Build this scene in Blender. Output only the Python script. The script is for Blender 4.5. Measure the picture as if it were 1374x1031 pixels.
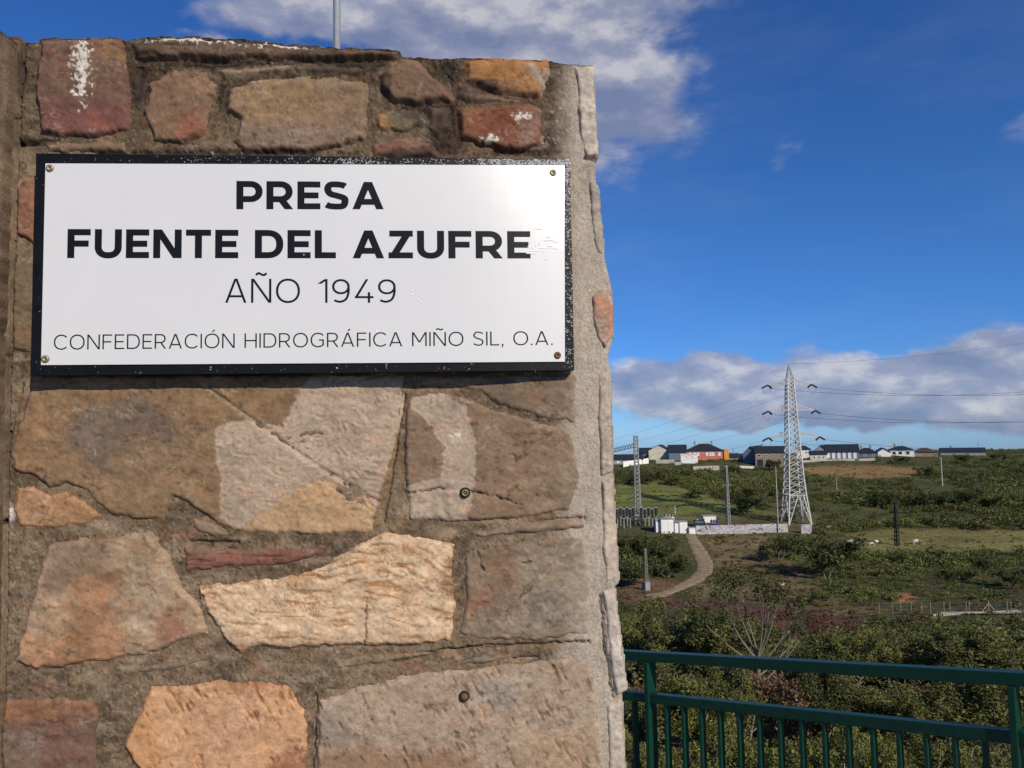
import bpy, bmesh, math, random
import numpy as np
from mathutils import Vector

for o in list(bpy.data.objects):
    bpy.data.objects.remove(o)
scn = bpy.context.scene
COL = scn.collection
R = math.radians

# ------------------------------------------------------------------ camera
PITCH, ROLL, F, W0, H0 = R(4.0), R(1.1), 1030.0, 1374.0, 1031.0
fw = np.array([0, math.cos(PITCH), math.sin(PITCH)])
r0 = np.array([1.0, 0, 0]); u0 = np.array([0, -math.sin(PITCH), math.cos(PITCH)])
RT = math.cos(ROLL) * r0 - math.sin(ROLL) * u0
UP = math.sin(ROLL) * r0 + math.cos(ROLL) * u0
cam = bpy.data.cameras.new('camera'); co = bpy.data.objects.new('camera', cam); COL.objects.link(co)
from mathutils import Matrix
co.matrix_world = Matrix(((RT[0], UP[0], -fw[0], 0), (RT[1], UP[1], -fw[1], 0), (RT[2], UP[2], -fw[2], 0), (0, 0, 0, 1)))
cam.sensor_width = 36; cam.lens = 36 * F / W0; cam.clip_start = 0.05; cam.clip_end = 20000
scn.camera = co

def ray(px, py):
    px = np.asarray(px, float); py = np.asarray(py, float)
    a = (px - W0 / 2) / F; b = -(py - H0 / 2) / F
    return fw + a[..., None] * RT + b[..., None] * UP
def project(P):
    P = np.asarray(P, float)
    d = P @ fw; d = np.where(np.abs(d) < 1e-3, 1e-3, d)
    return W0 / 2 + F * (P @ RT) / d, H0 / 2 - F * (P @ UP) / d

# ------------------------------------------------------------------ sun, sky, exposure
SUN_EL, SUN_AZ = R(31), R(34)      # azimuth measured from straight behind the camera to the right
S = np.array([math.sin(SUN_AZ) * math.cos(SUN_EL), -math.cos(SUN_AZ) * math.cos(SUN_EL), math.sin(SUN_EL)])
sl = bpy.data.lights.new('sun', 'SUN'); sl.energy = 4.5; sl.angle = R(0.53); sl.color = (1, .91, .77)
so = bpy.data.objects.new('sun', sl); COL.objects.link(so)
so.rotation_euler = Vector(S).to_track_quat('Z', 'Y').to_euler()
scn.view_settings.view_transform = 'Standard'; scn.view_settings.look = 'None'
scn.view_settings.exposure = 0; scn.view_settings.gamma = 1; scn.view_settings.use_curve_mapping = False
scn.render.engine = 'CYCLES'

wd = bpy.data.worlds.new('World'); scn.world = wd; wd.use_nodes = True
nt = wd.node_tree; N = nt.nodes; L = nt.links
for n in list(N): N.remove(n)
def nd(t, nt=None, **k):
    n = (nt or wd.node_tree).nodes.new(t)
    for a, b in k.items(): setattr(n, a, b)
    return n
def math_(op, a, b=None, c=None, clamp=False, nt=None):
    t = nt or wd.node_tree
    n = t.nodes.new('ShaderNodeMath'); n.operation = op; n.use_clamp = clamp
    for i, v in enumerate((a, b, c)):
        if v is None: continue
        if isinstance(v, (int, float)): n.inputs[i].default_value = v
        else: t.links.new(v, n.inputs[i])
    return n.outputs[0]
out = nd('ShaderNodeOutputWorld'); bg = nd('ShaderNodeBackground'); L.new(bg.outputs[0], out.inputs[0])
bg.inputs[1].default_value = 0.08
sky = nd('ShaderNodeTexSky', sky_type='NISHITA'); sky.sun_disc = False
sky.sun_elevation = SUN_EL; sky.sun_rotation = math.pi - SUN_AZ
sky.air_density = 1.0; sky.dust_density = 0.0; sky.ozone_density = 5.0; sky.altitude = 900
hsv = nd('ShaderNodeHueSaturation'); hsv.inputs['Saturation'].default_value = 1.0; hsv.inputs['Value'].default_value = 1.0
tc = nd('ShaderNodeTexCoord'); sep = nd('ShaderNodeSeparateXYZ'); L.new(tc.outputs['Generated'], sep.inputs[0])
az = math_('ARCTAN2', sep.outputs[0], sep.outputs[1]); el = math_('ARCSINE', sep.outputs[2])
tr_ = nd('ShaderNodeValToRGB'); L.new(math_('DIVIDE', math_('MAXIMUM', el, 0.0), 1.2), tr_.inputs[0])
TINT = [(0, (.50, .84, 1.50)), (.08, (.44, .80, 1.36)), (.22, (.46, .86, 1.34)), (.5, (.40, .82, 1.40)), (1, (.5, .7, .95))]
for i, (ps, c_) in enumerate(TINT):
    e = tr_.color_ramp.elements[i] if i < 2 else tr_.color_ramp.elements.new(ps)
    e.position = ps; e.color = (*c_, 1)
tm = nd('ShaderNodeMix', data_type='RGBA', blend_type='MULTIPLY'); tm.inputs[0].default_value = 1; L.new(sky.outputs[0], tm.inputs[6]); L.new(tr_.outputs[0], tm.inputs[7]); L.new(tm.outputs[2], hsv.inputs['Color'])
def fbm(scale, detail, rough, dz, sx=1.0, sy=2.0, dy=0.0):
    cb = nd('ShaderNodeCombineXYZ')
    L.new(math_('MULTIPLY', az, sx), cb.inputs[0])
    L.new(math_('MULTIPLY', math_('ADD', el, dy), sy), cb.inputs[1]); cb.inputs[2].default_value = dz
    n = nd('ShaderNodeTexNoise'); n.inputs['Scale'].default_value = scale; n.inputs['Detail'].default_value = detail
    n.inputs['Roughness'].default_value = rough; L.new(cb.outputs[0], n.inputs['Vector'])
    return n.outputs[0]
warp = math_('SUBTRACT', fbm(7, 4, .55, 3.1), .5); warp2 = math_('SUBTRACT', fbm(8, 4, .55, 9.7), .5)
azw = math_('ADD', az, math_('MULTIPLY', warp, .22)); elw = math_('ADD', el, math_('MULTIPLY', warp2, .10))
# clouds: centre pixel, radii in pixels, strength
CL = [(590, 20, 235, 44, 1.3), (440, 30, 110, 24, .9), (690, 62, 130, 78, 1.5), (785, 118, 105, 70, 1.5), (880, 150, 85, 42, .95), (640, 95, 150, 60, .9), (250, 46, 40, 8, .4),
      (245, 42, 30, 9, .45), (905, 2, 85, 24, .42), (1075, 203, 26, 13, .38),
      (950, 498, 112, 23, 1.15), (900, 535, 150, 26, .72), (1010, 535, 100, 26, .7), (1080, 548, 80, 20, .55),
      (1255, 468, 82, 20, 1.15), (1200, 490, 130, 20, .7), (1150, 528, 170, 28, .75), (1290, 548, 150, 20, .8), (1370, 495, 30, 13, .9),
      (1310, 596, 120, 9, .5), (1090, 560, 150, 14, .4), (1600, 520, 160, 40, 1.), (1750, 120, 200, 80, .9), (300, 560, 220, 50, .9),
      (-250, 240, 220, 100, 1.), (250, -350, 300, 130, 1.)]
tot = None; shade = None
for cx, cy, rx, ry, st in CL:
    d = ray(cx, cy); d = d / np.linalg.norm(d)
    a0 = math.atan2(d[0], d[1]); e0 = math.asin(d[2])
    q = math_('ADD', math_('POWER', math_('ABSOLUTE', math_('DIVIDE', math_('SUBTRACT', azw, a0), rx / F * 1.05)), 2.0),
              math_('POWER', math_('ABSOLUTE', math_('DIVIDE', math_('SUBTRACT', elw, e0), ry / F * 1.05)), 2.0))
    g = math_('MULTIPLY', math_('EXPONENT', math_('MULTIPLY', q, -1.0)), st)
    tot = g if tot is None else math_('ADD', tot, g)
    s_ = math_('MULTIPLY', g, math_('ADD', math_('DIVIDE', math_('SUBTRACT', elw, e0), ry / F * 1.05), 0.0))
    shade = s_ if shade is None else math_('ADD', shade, s_)
n1 = fbm(8.5, 10, .57, 1.3); n2 = fbm(8.5, 10, .57, 1.3, dy=.022)
dens = math_('ADD', tot, math_('MULTIPLY', math_('SUBTRACT', n1, .5), 1.5))
# thin general cloud behind and around, outside the mapped ones
far = math_('MULTIPLY', math_('SUBTRACT', fbm(3.2, 7, .6, 5.5), .56), 1.2)
behind = math_('MULTIPLY', math_('GREATER_THAN', math_('ABSOLUTE', az), 1.25), math_('MAXIMUM', far, 0.0))
dens = math_('ADD', dens, math_('MULTIPLY', behind, 2.0))
mr = nd('ShaderNodeMapRange', interpolation_type='SMOOTHSTEP')
L.new(dens, mr.inputs[0]); mr.inputs[1].default_value = .28; mr.inputs[2].default_value = 1.0; mr.inputs[3].default_value = 0; mr.inputs[4].default_value = .82
shn = math_('ADD', math_('MULTIPLY', shade, .38), math_('ADD', math_('MULTIPLY', math_('SUBTRACT', n1, n2), 3.0), .47), clamp=True)
cr = nd('ShaderNodeValToRGB'); L.new(shn, cr.inputs[0])
cr.color_ramp.elements[0].position = .0; cr.color_ramp.elements[0].color = (2.5, 3.0, 4.7, 1)
cr.color_ramp.elements[1].position = 1.0; cr.color_ramp.elements[1].color = (7.8, 7.6, 7.8, 1)
e = cr.color_ramp.elements.new(.55); e.color = (4.2, 4.4, 5.7, 1)
mx = nd('ShaderNodeMix', data_type='RGBA'); L.new(mr.outputs[0], mx.inputs[0]); L.new(hsv.outputs[0], mx.inputs[6]); L.new(cr.outputs[0], mx.inputs[7])
# faint cirrus veil
cir = nd('ShaderNodeMapRange'); L.new(fbm(3, 8, .65, 12.5, sx=1.0, sy=3.2), cir.inputs[0])
cir.inputs[1].default_value = .45; cir.inputs[2].default_value = .85; cir.inputs[3].default_value = 0; cir.inputs[4].default_value = .11
mx2 = nd('ShaderNodeMix', data_type='RGBA'); L.new(cir.outputs[0], mx2.inputs[0]); L.new(mx.outputs[2], mx2.inputs[6]); mx2.inputs[7].default_value = (5, 5.6, 7, 1)
L.new(mx2.outputs[2], bg.inputs[0])

# ------------------------------------------------------------------ numpy noise + polygons
_rs = np.random.RandomState(7); _T = _rs.rand(256, 256)
def vn(x, y):
    xi = np.floor(x).astype(int); yi = np.floor(y).astype(int); fx = x - xi; fy = y - yi
    fx = fx * fx * (3 - 2 * fx); fy = fy * fy * (3 - 2 * fy)
    a = _T[xi & 255, yi & 255]; b = _T[(xi + 1) & 255, yi & 255]; c = _T[xi & 255, (yi + 1) & 255]; d = _T[(xi + 1) & 255, (yi + 1) & 255]
    return (a * (1 - fx) + b * fx) * (1 - fy) + (c * (1 - fx) + d * fx) * fy
def fb(x, y, o=4, g=.5):
    s = np.zeros(np.broadcast(x, y).shape); a = 1.0; t = 0.0
    for i in range(o):
        s = s + a * (vn(x * 2 ** i + 17.3 * i, y * 2 ** i + 41.7 * i) - .5); t += a; a *= g
    return s / t * 2          # about -1..1
def sdf(P, x, y):             # positive inside
    x = np.asarray(x, float); y = np.asarray(y, float)
    P = np.asarray(P, float); d = np.full(x.shape, 1e9); ins = np.zeros(x.shape, bool)
    n = len(P)
    for i in range(n):
        ax, ay = P[i]; bx, by = P[(i + 1) % n]; ex, ey = bx - ax, by - ay
        t = np.clip(((x - ax) * ex + (y - ay) * ey) / (ex * ex + ey * ey + 1e-9), 0, 1)
        d = np.minimum(d, (x - ax - t * ex) ** 2 + (y - ay - t * ey) ** 2)
        c = ((ay > y) != (by > y)) & (x < ex * (y - ay) / (ey if abs(ey) > 1e-9 else 1e-9) + ax)
        ins ^= c
    d = np.sqrt(d)
    return np.where(ins, d, -d)
def sstep(a, b, x):
    t = np.clip((x - a) / (b - a), 0, 1); return t * t * (3 - 2 * t)

# ------------------------------------------------------------------ object helpers
def tag(o, label=None, cat=None, group=None, kind=None):
    if label: o['label'] = label
    if cat: o['category'] = cat
    if group: o['group'] = group
    if kind: o['kind'] = kind
    return o
def empty(name, loc, label=None, cat=None, group=None, rz=0):
    o = bpy.data.objects.new(name, None); COL.objects.link(o); o.location = [float(v) for v in loc]; o.rotation_euler = (0, 0, rz)
    o.empty_display_size = .2
    return tag(o, label, cat, group)
def npmesh(name, verts, faces, mat, parent=None, col=None, face_col=None, smooth=False, off=None):
    me = bpy.data.meshes.new(name); v = np.asarray(verts, np.float32).reshape(-1, 3)
    if off is not None: v = v - np.asarray(off, np.float32)
    f = np.asarray(faces, np.int32); k = f.shape[1]
    me.vertices.add(len(v)); me.vertices.foreach_set('co', v.ravel())
    me.loops.add(f.size); me.loops.foreach_set('vertex_index', f.ravel())
    me.polygons.add(len(f)); me.polygons.foreach_set('loop_start', np.arange(0, f.size, k, dtype=np.int32))
    me.polygons.foreach_set('loop_total', np.full(len(f), k, np.int32))
    if smooth: me.polygons.foreach_set('use_smooth', np.ones(len(f), bool))
    me.update(calc_edges=True)
    if col is not None:
        a = me.color_attributes.new('Col', 'FLOAT_COLOR', 'POINT'); c = np.ones((len(v), 4), np.float32); c[:, :3] = col
        a.data.foreach_set('color', c.ravel())
    if face_col is not None:
        a = me.attributes.new('Col', 'FLOAT_COLOR', 'FACE'); c = np.ones((len(f), 4), np.float32); c[:, :3] = face_col
        a.data.foreach_set('color', c.ravel())
    me.materials.append(mat)
    o = bpy.data.objects.new(name, me); COL.objects.link(o)
    if parent: o.parent = parent
    return o
class MB:
    def __init__(s): s.v = []; s.f = []
    def add(s, vs, fs):
        b = len(s.v); s.v += [tuple(float(c) for c in v) for v in vs]; s.f += [tuple(b + i for i in f) for f in fs]; return s
    def box(s, c, d, rz=0, taper=1.0):
        cx, cy, cz = c; dx, dy, dz = d[0] / 2, d[1] / 2, d[2] / 2; vs = []
        for z, k in ((-dz, 1), (dz, taper)):
            for x, y in ((-dx, -dy), (dx, -dy), (dx, dy), (-dx, dy)):
                x *= k; y *= k
                vs.append((cx + x * math.cos(rz) - y * math.sin(rz), cy + x * math.sin(rz) + y * math.cos(rz), cz + z))
        return s.add(vs, [(3, 2, 1, 0), (4, 5, 6, 7), (0, 1, 5, 4), (1, 2, 6, 5), (2, 3, 7, 6), (3, 0, 4, 7)])
    def bar(s, a, b, w, h=None, up=(0, 0, 1)):     # rectangular bar from a to b
        h = h or w; a = Vector([float(t) for t in a]); b = Vector([float(t) for t in b]); d = (b - a).normalized(); u = Vector(up)
        if abs(d.dot(u)) > .99: u = Vector((1, 0, 0))
        sx = d.cross(u).normalized() * w / 2; sy = sx.cross(d).normalized() * h / 2
        vs = [p + i * sx + j * sy for p in (a, b) for i, j in ((-1, -1), (1, -1), (1, 1), (-1, 1))]
        return s.add(vs, [(0, 1, 2, 3), (7, 6, 5, 4), (0, 4, 5, 1), (1, 5, 6, 2), (2, 6, 7, 3), (3, 7, 4, 0)])
    def tube(s, pts, rad, n=6):
        pts = [Vector([float(t) for t in p]) for p in pts]; rr = [float(q_) for q_ in rad] if hasattr(rad, "__len__") else [float(rad)] * len(pts); vs = []; fs = []
        for i, p in enumerate(pts):
            d = (pts[min(i + 1, len(pts) - 1)] - pts[max(i - 1, 0)]).normalized()
            u = Vector((0, 0, 1)) if abs(d.z) < .9 else Vector((1, 0, 0))
            x = d.cross(u).normalized(); y = d.cross(x)
            for k in range(n):
                a = 2 * math.pi * k / n; vs.append(p + rr[i] * (math.cos(a) * x + math.sin(a) * y))
        for i in range(len(pts) - 1):
            for k in range(n): fs.append((i * n + k, i * n + (k + 1) % n, (i + 1) * n + (k + 1) % n, (i + 1) * n + k))
        fs.append(tuple(range(n))[::-1]); fs.append(tuple((len(pts) - 1) * n + k for k in range(n)))
        return s.add(vs, fs)
    def build(s, name, mat, parent=None, smooth=False, bevel=0, off=None, recalc=True, angle=False):
        me = bpy.data.meshes.new(name); vs = s.v
        if off is not None: vs = [(a - off[0], b - off[1], c - off[2]) for a, b, c in vs]
        me.from_pydata(vs, [], s.f)
        bm = bmesh.new(); bm.from_mesh(me); bmesh.ops.recalc_face_normals(bm, faces=bm.faces)
        if bevel: bmesh.ops.bevel(bm, geom=bm.edges[:], offset=bevel, segments=2, affect='EDGES', profile=.6)
        bm.to_mesh(me); bm.free()
        if smooth: me.polygons.foreach_set('use_smooth', [True] * len(me.polygons))
        me.materials.append(mat)
        o = bpy.data.objects.new(name, me); COL.objects.link(o)
        if parent: o.parent = parent
        return o

# ------------------------------------------------------------------ materials
def mat(name, col=(.5, .5, .5), rough=.8, metal=0, attr=False, nscale=0, namt=.25, bump=0, bscale=60, bdist=.002, detail=6, spec=.4, coat=0,
        wear=None, obj_var=0, trans=0, wscale=8, wthr=(.62, .7)):
    m = bpy.data.materials.new(name); m.use_nodes = True; t = m.node_tree; p = t.nodes['Principled BSDF']
    p.inputs['Roughness'].default_value = rough; p.inputs['Metallic'].default_value = metal; p.inputs['Specular IOR Level'].default_value = spec
    if coat: p.inputs['Coat Weight'].default_value = coat; p.inputs['Coat Roughness'].default_value = .15
    g = t.nodes.new('ShaderNodeNewGeometry')
    if attr:
        a = t.nodes.new('ShaderNodeAttribute'); a.attribute_name = 'Col'; c = a.outputs['Color']
    else:
        r = t.nodes.new('ShaderNodeRGB'); r.outputs[0].default_value = (*col, 1); c = r.outputs[0]
    def noise(sc, dt=detail, ro=.6):
        n = t.nodes.new('ShaderNodeTexNoise'); n.inputs['Scale'].default_value = sc; n.inputs['Detail'].default_value = dt
        n.inputs['Roughness'].default_value = ro; t.links.new(g.outputs['Position'], n.inputs['Vector']); return n.outputs[0]
    if nscale:
        n = noise(nscale); mrn = t.nodes.new('ShaderNodeMapRange'); t.links.new(n, mrn.inputs[0])
        mrn.inputs[1].default_value = .3; mrn.inputs[2].default_value = .7; mrn.inputs[3].default_value = 1 - namt; mrn.inputs[4].default_value = 1 + namt
        vm = t.nodes.new('ShaderNodeVectorMath'); vm.operation = 'SCALE'; t.links.new(c, vm.inputs[0]); t.links.new(mrn.outputs[0], vm.inputs['Scale']); c = vm.outputs[0]
    if wear:
        n = noise(wscale, 8, .7); mrn = t.nodes.new('ShaderNodeMapRange'); t.links.new(n, mrn.inputs[0]); mrn.inputs[1].default_value = wthr[0]; mrn.inputs[2].default_value = wthr[1]
        mx = t.nodes.new('ShaderNodeMix'); mx.data_type = 'RGBA'; t.links.new(mrn.outputs[0], mx.inputs[0]); t.links.new(c, mx.inputs[6]); mx.inputs[7].default_value = (*wear, 1); c = mx.outputs[2]
    t.links.new(c, p.inputs['Base Color'])
    if bump:
        b = t.nodes.new('ShaderNodeBump'); b.inputs['Strength'].default_value = bump; b.inputs['Distance'].default_value = bdist
        t.links.new(noise(bscale, 8, .65), b.inputs['Height']); t.links.new(b.outputs[0], p.inputs['Normal'])
    if trans:
        tr = t.nodes.new('ShaderNodeBsdfTranslucent'); t.links.new(c, tr.inputs[0]); ms = t.nodes.new('ShaderNodeMixShader'); ms.inputs[0].default_value = trans
        t.links.new(p.outputs[0], ms.inputs[1]); t.links.new(tr.outputs[0], ms.inputs[2]); t.links.new(ms.outputs[0], t.nodes['Material Output'].inputs[0])
    return m
M = dict(
    stone=mat('stone', attr=True, rough=.85, nscale=260, namt=.14, bump=.42, bscale=110, bdist=.003, spec=.2),
    mortar=mat('mortar', attr=True, rough=.95, nscale=320, namt=.26, bump=.7, bscale=190, bdist=.004, spec=.1),
    slab=mat('slab_stone', attr=True, rough=.8, nscale=160, namt=.12, bump=.5, bscale=110, bdist=.003, spec=.2),
    signblack=mat('sign_black', (.006, .006, .007), rough=.42, nscale=60, namt=.3, bump=.35, bscale=420, bdist=.0012, wear=(.5, .5, .52), wscale=150, wthr=(.655, .70), spec=.16),
    signwhite=mat('sign_white', (.63, .615, .59), rough=.34, nscale=9, namt=.015, bump=.07, bscale=300, bdist=.0006, spec=1.0),
    print_=mat('print_black', (.008, .008, .010), rough=.4, spec=.16),
    fleck=mat('pale_fleck', (.30, .30, .31), rough=.5),
    drop=mat('drip_mark', (.8, .8, .8), rough=.12, spec=.7),
    brass=mat('screw_metal', (.28, .23, .14), rough=.45, metal=.6, nscale=900, namt=.4, bump=.5, bscale=1200, bdist=.0006),
    rust=mat('rusty_metal', (.16, .07, .035), rough=.8, nscale=900, namt=.5, bump=.6, bscale=900, bdist=.001),
    hole=mat('dark_hole', (.02, .015, .012), rough=1),
    steel=mat('galvanised_pole', (.62, .64, .68), rough=.38, metal=.55, nscale=60, namt=.1),
    green=mat('green_paint', (.0024, .036, .020), rough=.4, nscale=26, namt=.18, bump=.15, bscale=160, bdist=.001, spec=.3, wear=(.005, .052, .030), wscale=40, wthr=(.6, .75)),
    leaf=mat('leaf', attr=True, rough=.75, trans=.25, spec=.15),
    bark=mat('bark', (.17, .15, .12), rough=.9, nscale=8, namt=.4, bump=.6, bscale=20, bdist=.02),
    palebark=mat('pale_bark', (.26, .23, .18), rough=.9, nscale=8, namt=.3),
    ground=mat('hillside_ground', attr=True, rough=.95, nscale=1.6, namt=.45, bump=1, bscale=1.3, bdist=.35, detail=9, spec=.1),
    path=mat('dirt', (.30, .215, .14), rough=.95, nscale=.8, namt=.16, bump=.5, bscale=3, bdist=.05, spec=.1, wear=(.16, .14, .08), wscale=.9, wthr=(.5, .62)),
    paving=mat('paving', (.3, .28, .25), rough=.9, nscale=3, namt=.2, bump=.5, bscale=80, bdist=.004),
    galv=mat('pylon_steel', (.44, .44, .43), rough=.55, metal=.15, nscale=.4, namt=.12),
    dgalv=mat('dull_steel', (.25, .25, .24), rough=.7, metal=.1, nscale=.5, namt=.2),
    darkmetal=mat('dark_insulator', (.03, .03, .035), rough=.4),
    wire=mat('wire', (.03, .035, .05), rough=.6),
    wood=mat('pole_wood', (.22, .19, .15), rough=.9, nscale=2, namt=.25),
    white=mat('white_render', (.74, .72, .67), rough=.85, nscale=.5, namt=.1, wear=(.42, .39, .34), wscale=.35, wthr=(.6, .8)),
    cream=mat('cream_render', (.60, .54, .43), rough=.85, nscale=.5, namt=.12),
    grey=mat('grey_render', (.30, .29, .28), rough=.85, nscale=.5, namt=.12),
    bluegrey=mat('blue_grey_render', (.13, .15, .2), rough=.85, nscale=.5, namt=.12),
    pink=mat('pink_render', (.52, .17, .13), rough=.85, nscale=.5, namt=.1),
    orange=mat('orange_render', (.66, .30, .06), rough=.85, nscale=.5, namt=.1),
    brown=mat('bare_block', (.26, .20, .14), rough=.9, nscale=1.2, namt=.3),
    slate=mat('slate_roof', (.022, .025, .034), rough=.55, nscale=2.5, namt=.3, bump=.5, bscale=3, bdist=.05),
    brownroof=mat('brown_roof', (.07, .045, .035), rough=.7, nscale=2.5, namt=.3),
    pane=mat('window_dark', (.03, .035, .045), rough=.2),
    shutter=mat('white_shutter', (.72, .70, .68), rough=.6),
    conc=mat('concrete', (.36, .33, .28), rough=.95, nscale=1.5, namt=.3),
    graf=None, blue=mat('blue_paint', (.04, .07, .3), rough=.7, nscale=2, namt=.3),
    cow=mat('cow_hide', attr=True, rough=.8),
)
# sprayed graffiti on the pale wall: cellular swirls of grey, violet and white
g_ = mat('graffiti_wall', (.5, .48, .46), rough=.9, bump=.3, bscale=6, bdist=.03); t = g_.node_tree; p = t.nodes['Principled BSDF']
ge = t.nodes.new('ShaderNodeNewGeometry'); ns = t.nodes.new('ShaderNodeTexNoise'); ns.inputs['Scale'].default_value = .33; ns.inputs['Detail'].default_value = 1; ns.inputs['Distortion'].default_value = 1.6
t.links.new(ge.outputs['Position'], ns.inputs['Vector']); rp = t.nodes.new('ShaderNodeValToRGB'); t.links.new(ns.outputs[0], rp.inputs[0])
rp.color_ramp.interpolation = 'CONSTANT'
for i, (ps, c) in enumerate([(0, (.36, .34, .31)), (.40, (.12, .11, .17)), (.44, (.46, .44, .43)), (.49, (.24, .22, .33)), (.525, (.5, .48, .45)), (.565, (.1, .1, .13)), (.59, (.48, .45, .44)), (.66, (.34, .16, .2)), (.69, (.5, .48, .44))]):
    e = rp.color_ramp.elements[i] if i < 2 else rp.color_ramp.elements.new(ps)
    e.position = ps; e.color = (*c, 1)
t.links.new(rp.outputs[0], p.inputs['Base Color']); M['graf'] = g_

# ------------------------------------------------------------------ terrain
PY = [(-400, -14), (-40, -13), (4, -7.5), (12, -8.4), (20, -11.2), (40, -17.0), (62, -19.8), (95, -22.4), (122, -24.0), (150, -24.6), (190, -22.1), (225, -19.2), (262, -15.2), (300, -11.6), (335, -10.8), (380, -11.0), (450, -14), (650, -30), (1500, -80), (5000, -220)]
_px, _pz = np.array([p[0] for p in PY], float), np.array([p[1] for p in PY], float)
def terr(x, y):
    x = np.asarray(x, float); y = np.asarray(y, float)
    z = (np.interp(y - 4, _px, _pz) + np.interp(y, _px, _pz) + np.interp(y + 4, _px, _pz)) / 3
    amp = np.clip((y - 30) / 60, 0, 1)
    z = z + amp * (.55 * fb(x / 26, y / 20, 3) + .3 * fb(x / 9 + 5, y / 9, 2))
    # terraces in the left field
    z = z + amp * .4 * sstep(190, 230, y) * np.sin(y / 3.4 + .4 * np.sin(x / 14))
    return z
def hit(px, py, lift=0.0):
    d = ray(px, py); ys = np.concatenate([np.arange(14, 120, .5), np.arange(120, 480, .7)])
    P = d[None, :] / d[1] * ys[:, None]; g = terr(P[:, 0], P[:, 1]); k = np.where(P[:, 2] <= g)[0]
    if len(k) == 0 or k[0] == 0: Y = 330.0
    else:
        i = k[0]; a = P[i - 1, 2] - g[i - 1]; b = g[i] - P[i, 2]; Y = ys[i - 1] + (ys[i] - ys[i - 1]) * a / (a + b + 1e-9)
    q = d / d[1] * Y; q[2] = terr(q[0], q[1]) + lift
    return q
def at(px, py, Y):            # point on the ray of a pixel at depth Y
    d = ray(px, py); return d / d[1] * Y

Z_FIELD1 = [(820, 652), (868, 646), (905, 650), (940, 660), (975, 676), (1040, 690), (1058, 703), (930, 700), (880, 694), (820, 694)]
Z_DRY = [(1072, 628), (1140, 624), (1235, 628), (1245, 640), (1160, 641), (1080, 638)]
Z_MEADOW = [(1128, 716), (1200, 711), (1400, 714), (1400, 739), (1280, 742), (1200, 744), (1150, 732)]
Z_SLOPE = [(935, 718), (1035, 718), (1050, 745), (1080, 765), (1110, 800), (1190, 822), (1130, 832), (1010, 806), (930, 806), (930, 785), (958, 770), (950, 740)]
Z_PATH = [(918, 715), (933, 715), (948, 738), (960, 765), (950, 778), (925, 790), (895, 800), (880, 800), (905, 788), (932, 770), (936, 755), (926, 735)]
Z_BANK = [(825, 797), (905, 803), (1010, 812), (1160, 826), (1150, 866), (1050, 850), (970, 828), (880, 815), (825, 808)]
Z_EARTH = [(1200, 800), (1212, 797), (1228, 799), (1228, 808), (1202, 809)]
Z_CLEAR = [(925, 688), (1100, 690), (1100, 722), (925, 722)]
Z_FOOT = [(860, 775), (905, 780), (905, 806), (825, 806), (825, 796)]
def zones(px, py):
    nx = fb(px / 30, py / 14, 3) * 7; ny = fb(px / 30 + 9, py / 14 + 3, 3) * 3
    x = px + nx; y = py + ny
    return {k: sdf(Z, x, y) for k, Z in dict(f1=Z_FIELD1, dry=Z_DRY, mea=Z_MEADOW, slo=Z_SLOPE, bank=Z_BANK, ear=Z_EARTH, clr=Z_CLEAR, foot=Z_FOOT).items()} | {'path': sdf(Z_PATH, px, py)}
gx = np.unique(np.concatenate([np.linspace(-4000, -300, 12), np.linspace(-300, -30, 40), np.arange(-30, 330, 1.3), np.linspace(330, 700, 40), np.linspace(700, 4000, 12)]))
gy = np.unique(np.concatenate([np.linspace(-400, 4, 12), np.arange(6, 440, 1.25), np.linspace(440, 800, 30), np.linspace(800, 5000, 14)]))
GX, GY = np.meshgrid(gx, gy); GZ = terr(GX, GY)
V = np.stack([GX, GY, GZ], -1); pxx, pyy = project(V.reshape(-1, 3)); vis = (V.reshape(-1, 3)[:, 1] > 20)
zz = zones(pxx, pyy); fx_, fy_ = GX.ravel(), GY.ravel()
n_a = fb(fx_ / 14, fy_ / 14, 4)[:, None]; n_b = fb(fx_ / 4 + 3, fy_ / 4, 3)[:, None]
c = np.array([.078, .078, .032]) + n_a * np.array([.022, .014, .008]) + n_b * np.array([.015, .012, .005])
def blend(c, m, col, va=.25):
    m = (m * vis)[:, None]; return c * (1 - m) + m * (np.array(col) * (1 + va * n_b + va * n_a))
c = blend(c, sstep(-3, 3, zz['f1']), (.145, .155, .045)); c = blend(c, sstep(-2, 2, zz['clr']) * .8, (.13, .105, .05)); c = blend(c, sstep(-2, 2, zz['dry']), (.22, .145, .06))
c = blend(c, sstep(-3, 2, zz['mea']), (.19, .165, .06)); c = blend(c, sstep(-8, 8, zz['slo']), (.165, .128, .062), .5)
c = blend(c, sstep(-4, 4, zz['bank']), (.135, .078, .050), .5); c = blend(c, sstep(-2, 2, zz['ear']), (.42, .19, .08)); c = blend(c, sstep(-3, 3, zz['foot']), (.17, .11, .06))
stripe = sstep(.3, .9, np.sin(fy_ / 1.7 + .7 * np.sin(fx_ / 20)))[:, None] * (sstep(0, 6, zz['f1']) * vis)[:, None]
c = c * (1 - .25 * stripe)
ny_, nx_ = GX.shape; idx = np.arange(ny_ * nx_).reshape(ny_, nx_)
fc = np.stack([idx[:-1, :-1], idx[:-1, 1:], idx[1:, 1:], idx[1:, :-1]], -1).reshape(-1, 4)
tag(npmesh('hillside', V, fc, M['ground'], col=np.clip(c, .01, 1), smooth=True), kind='structure')

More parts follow.
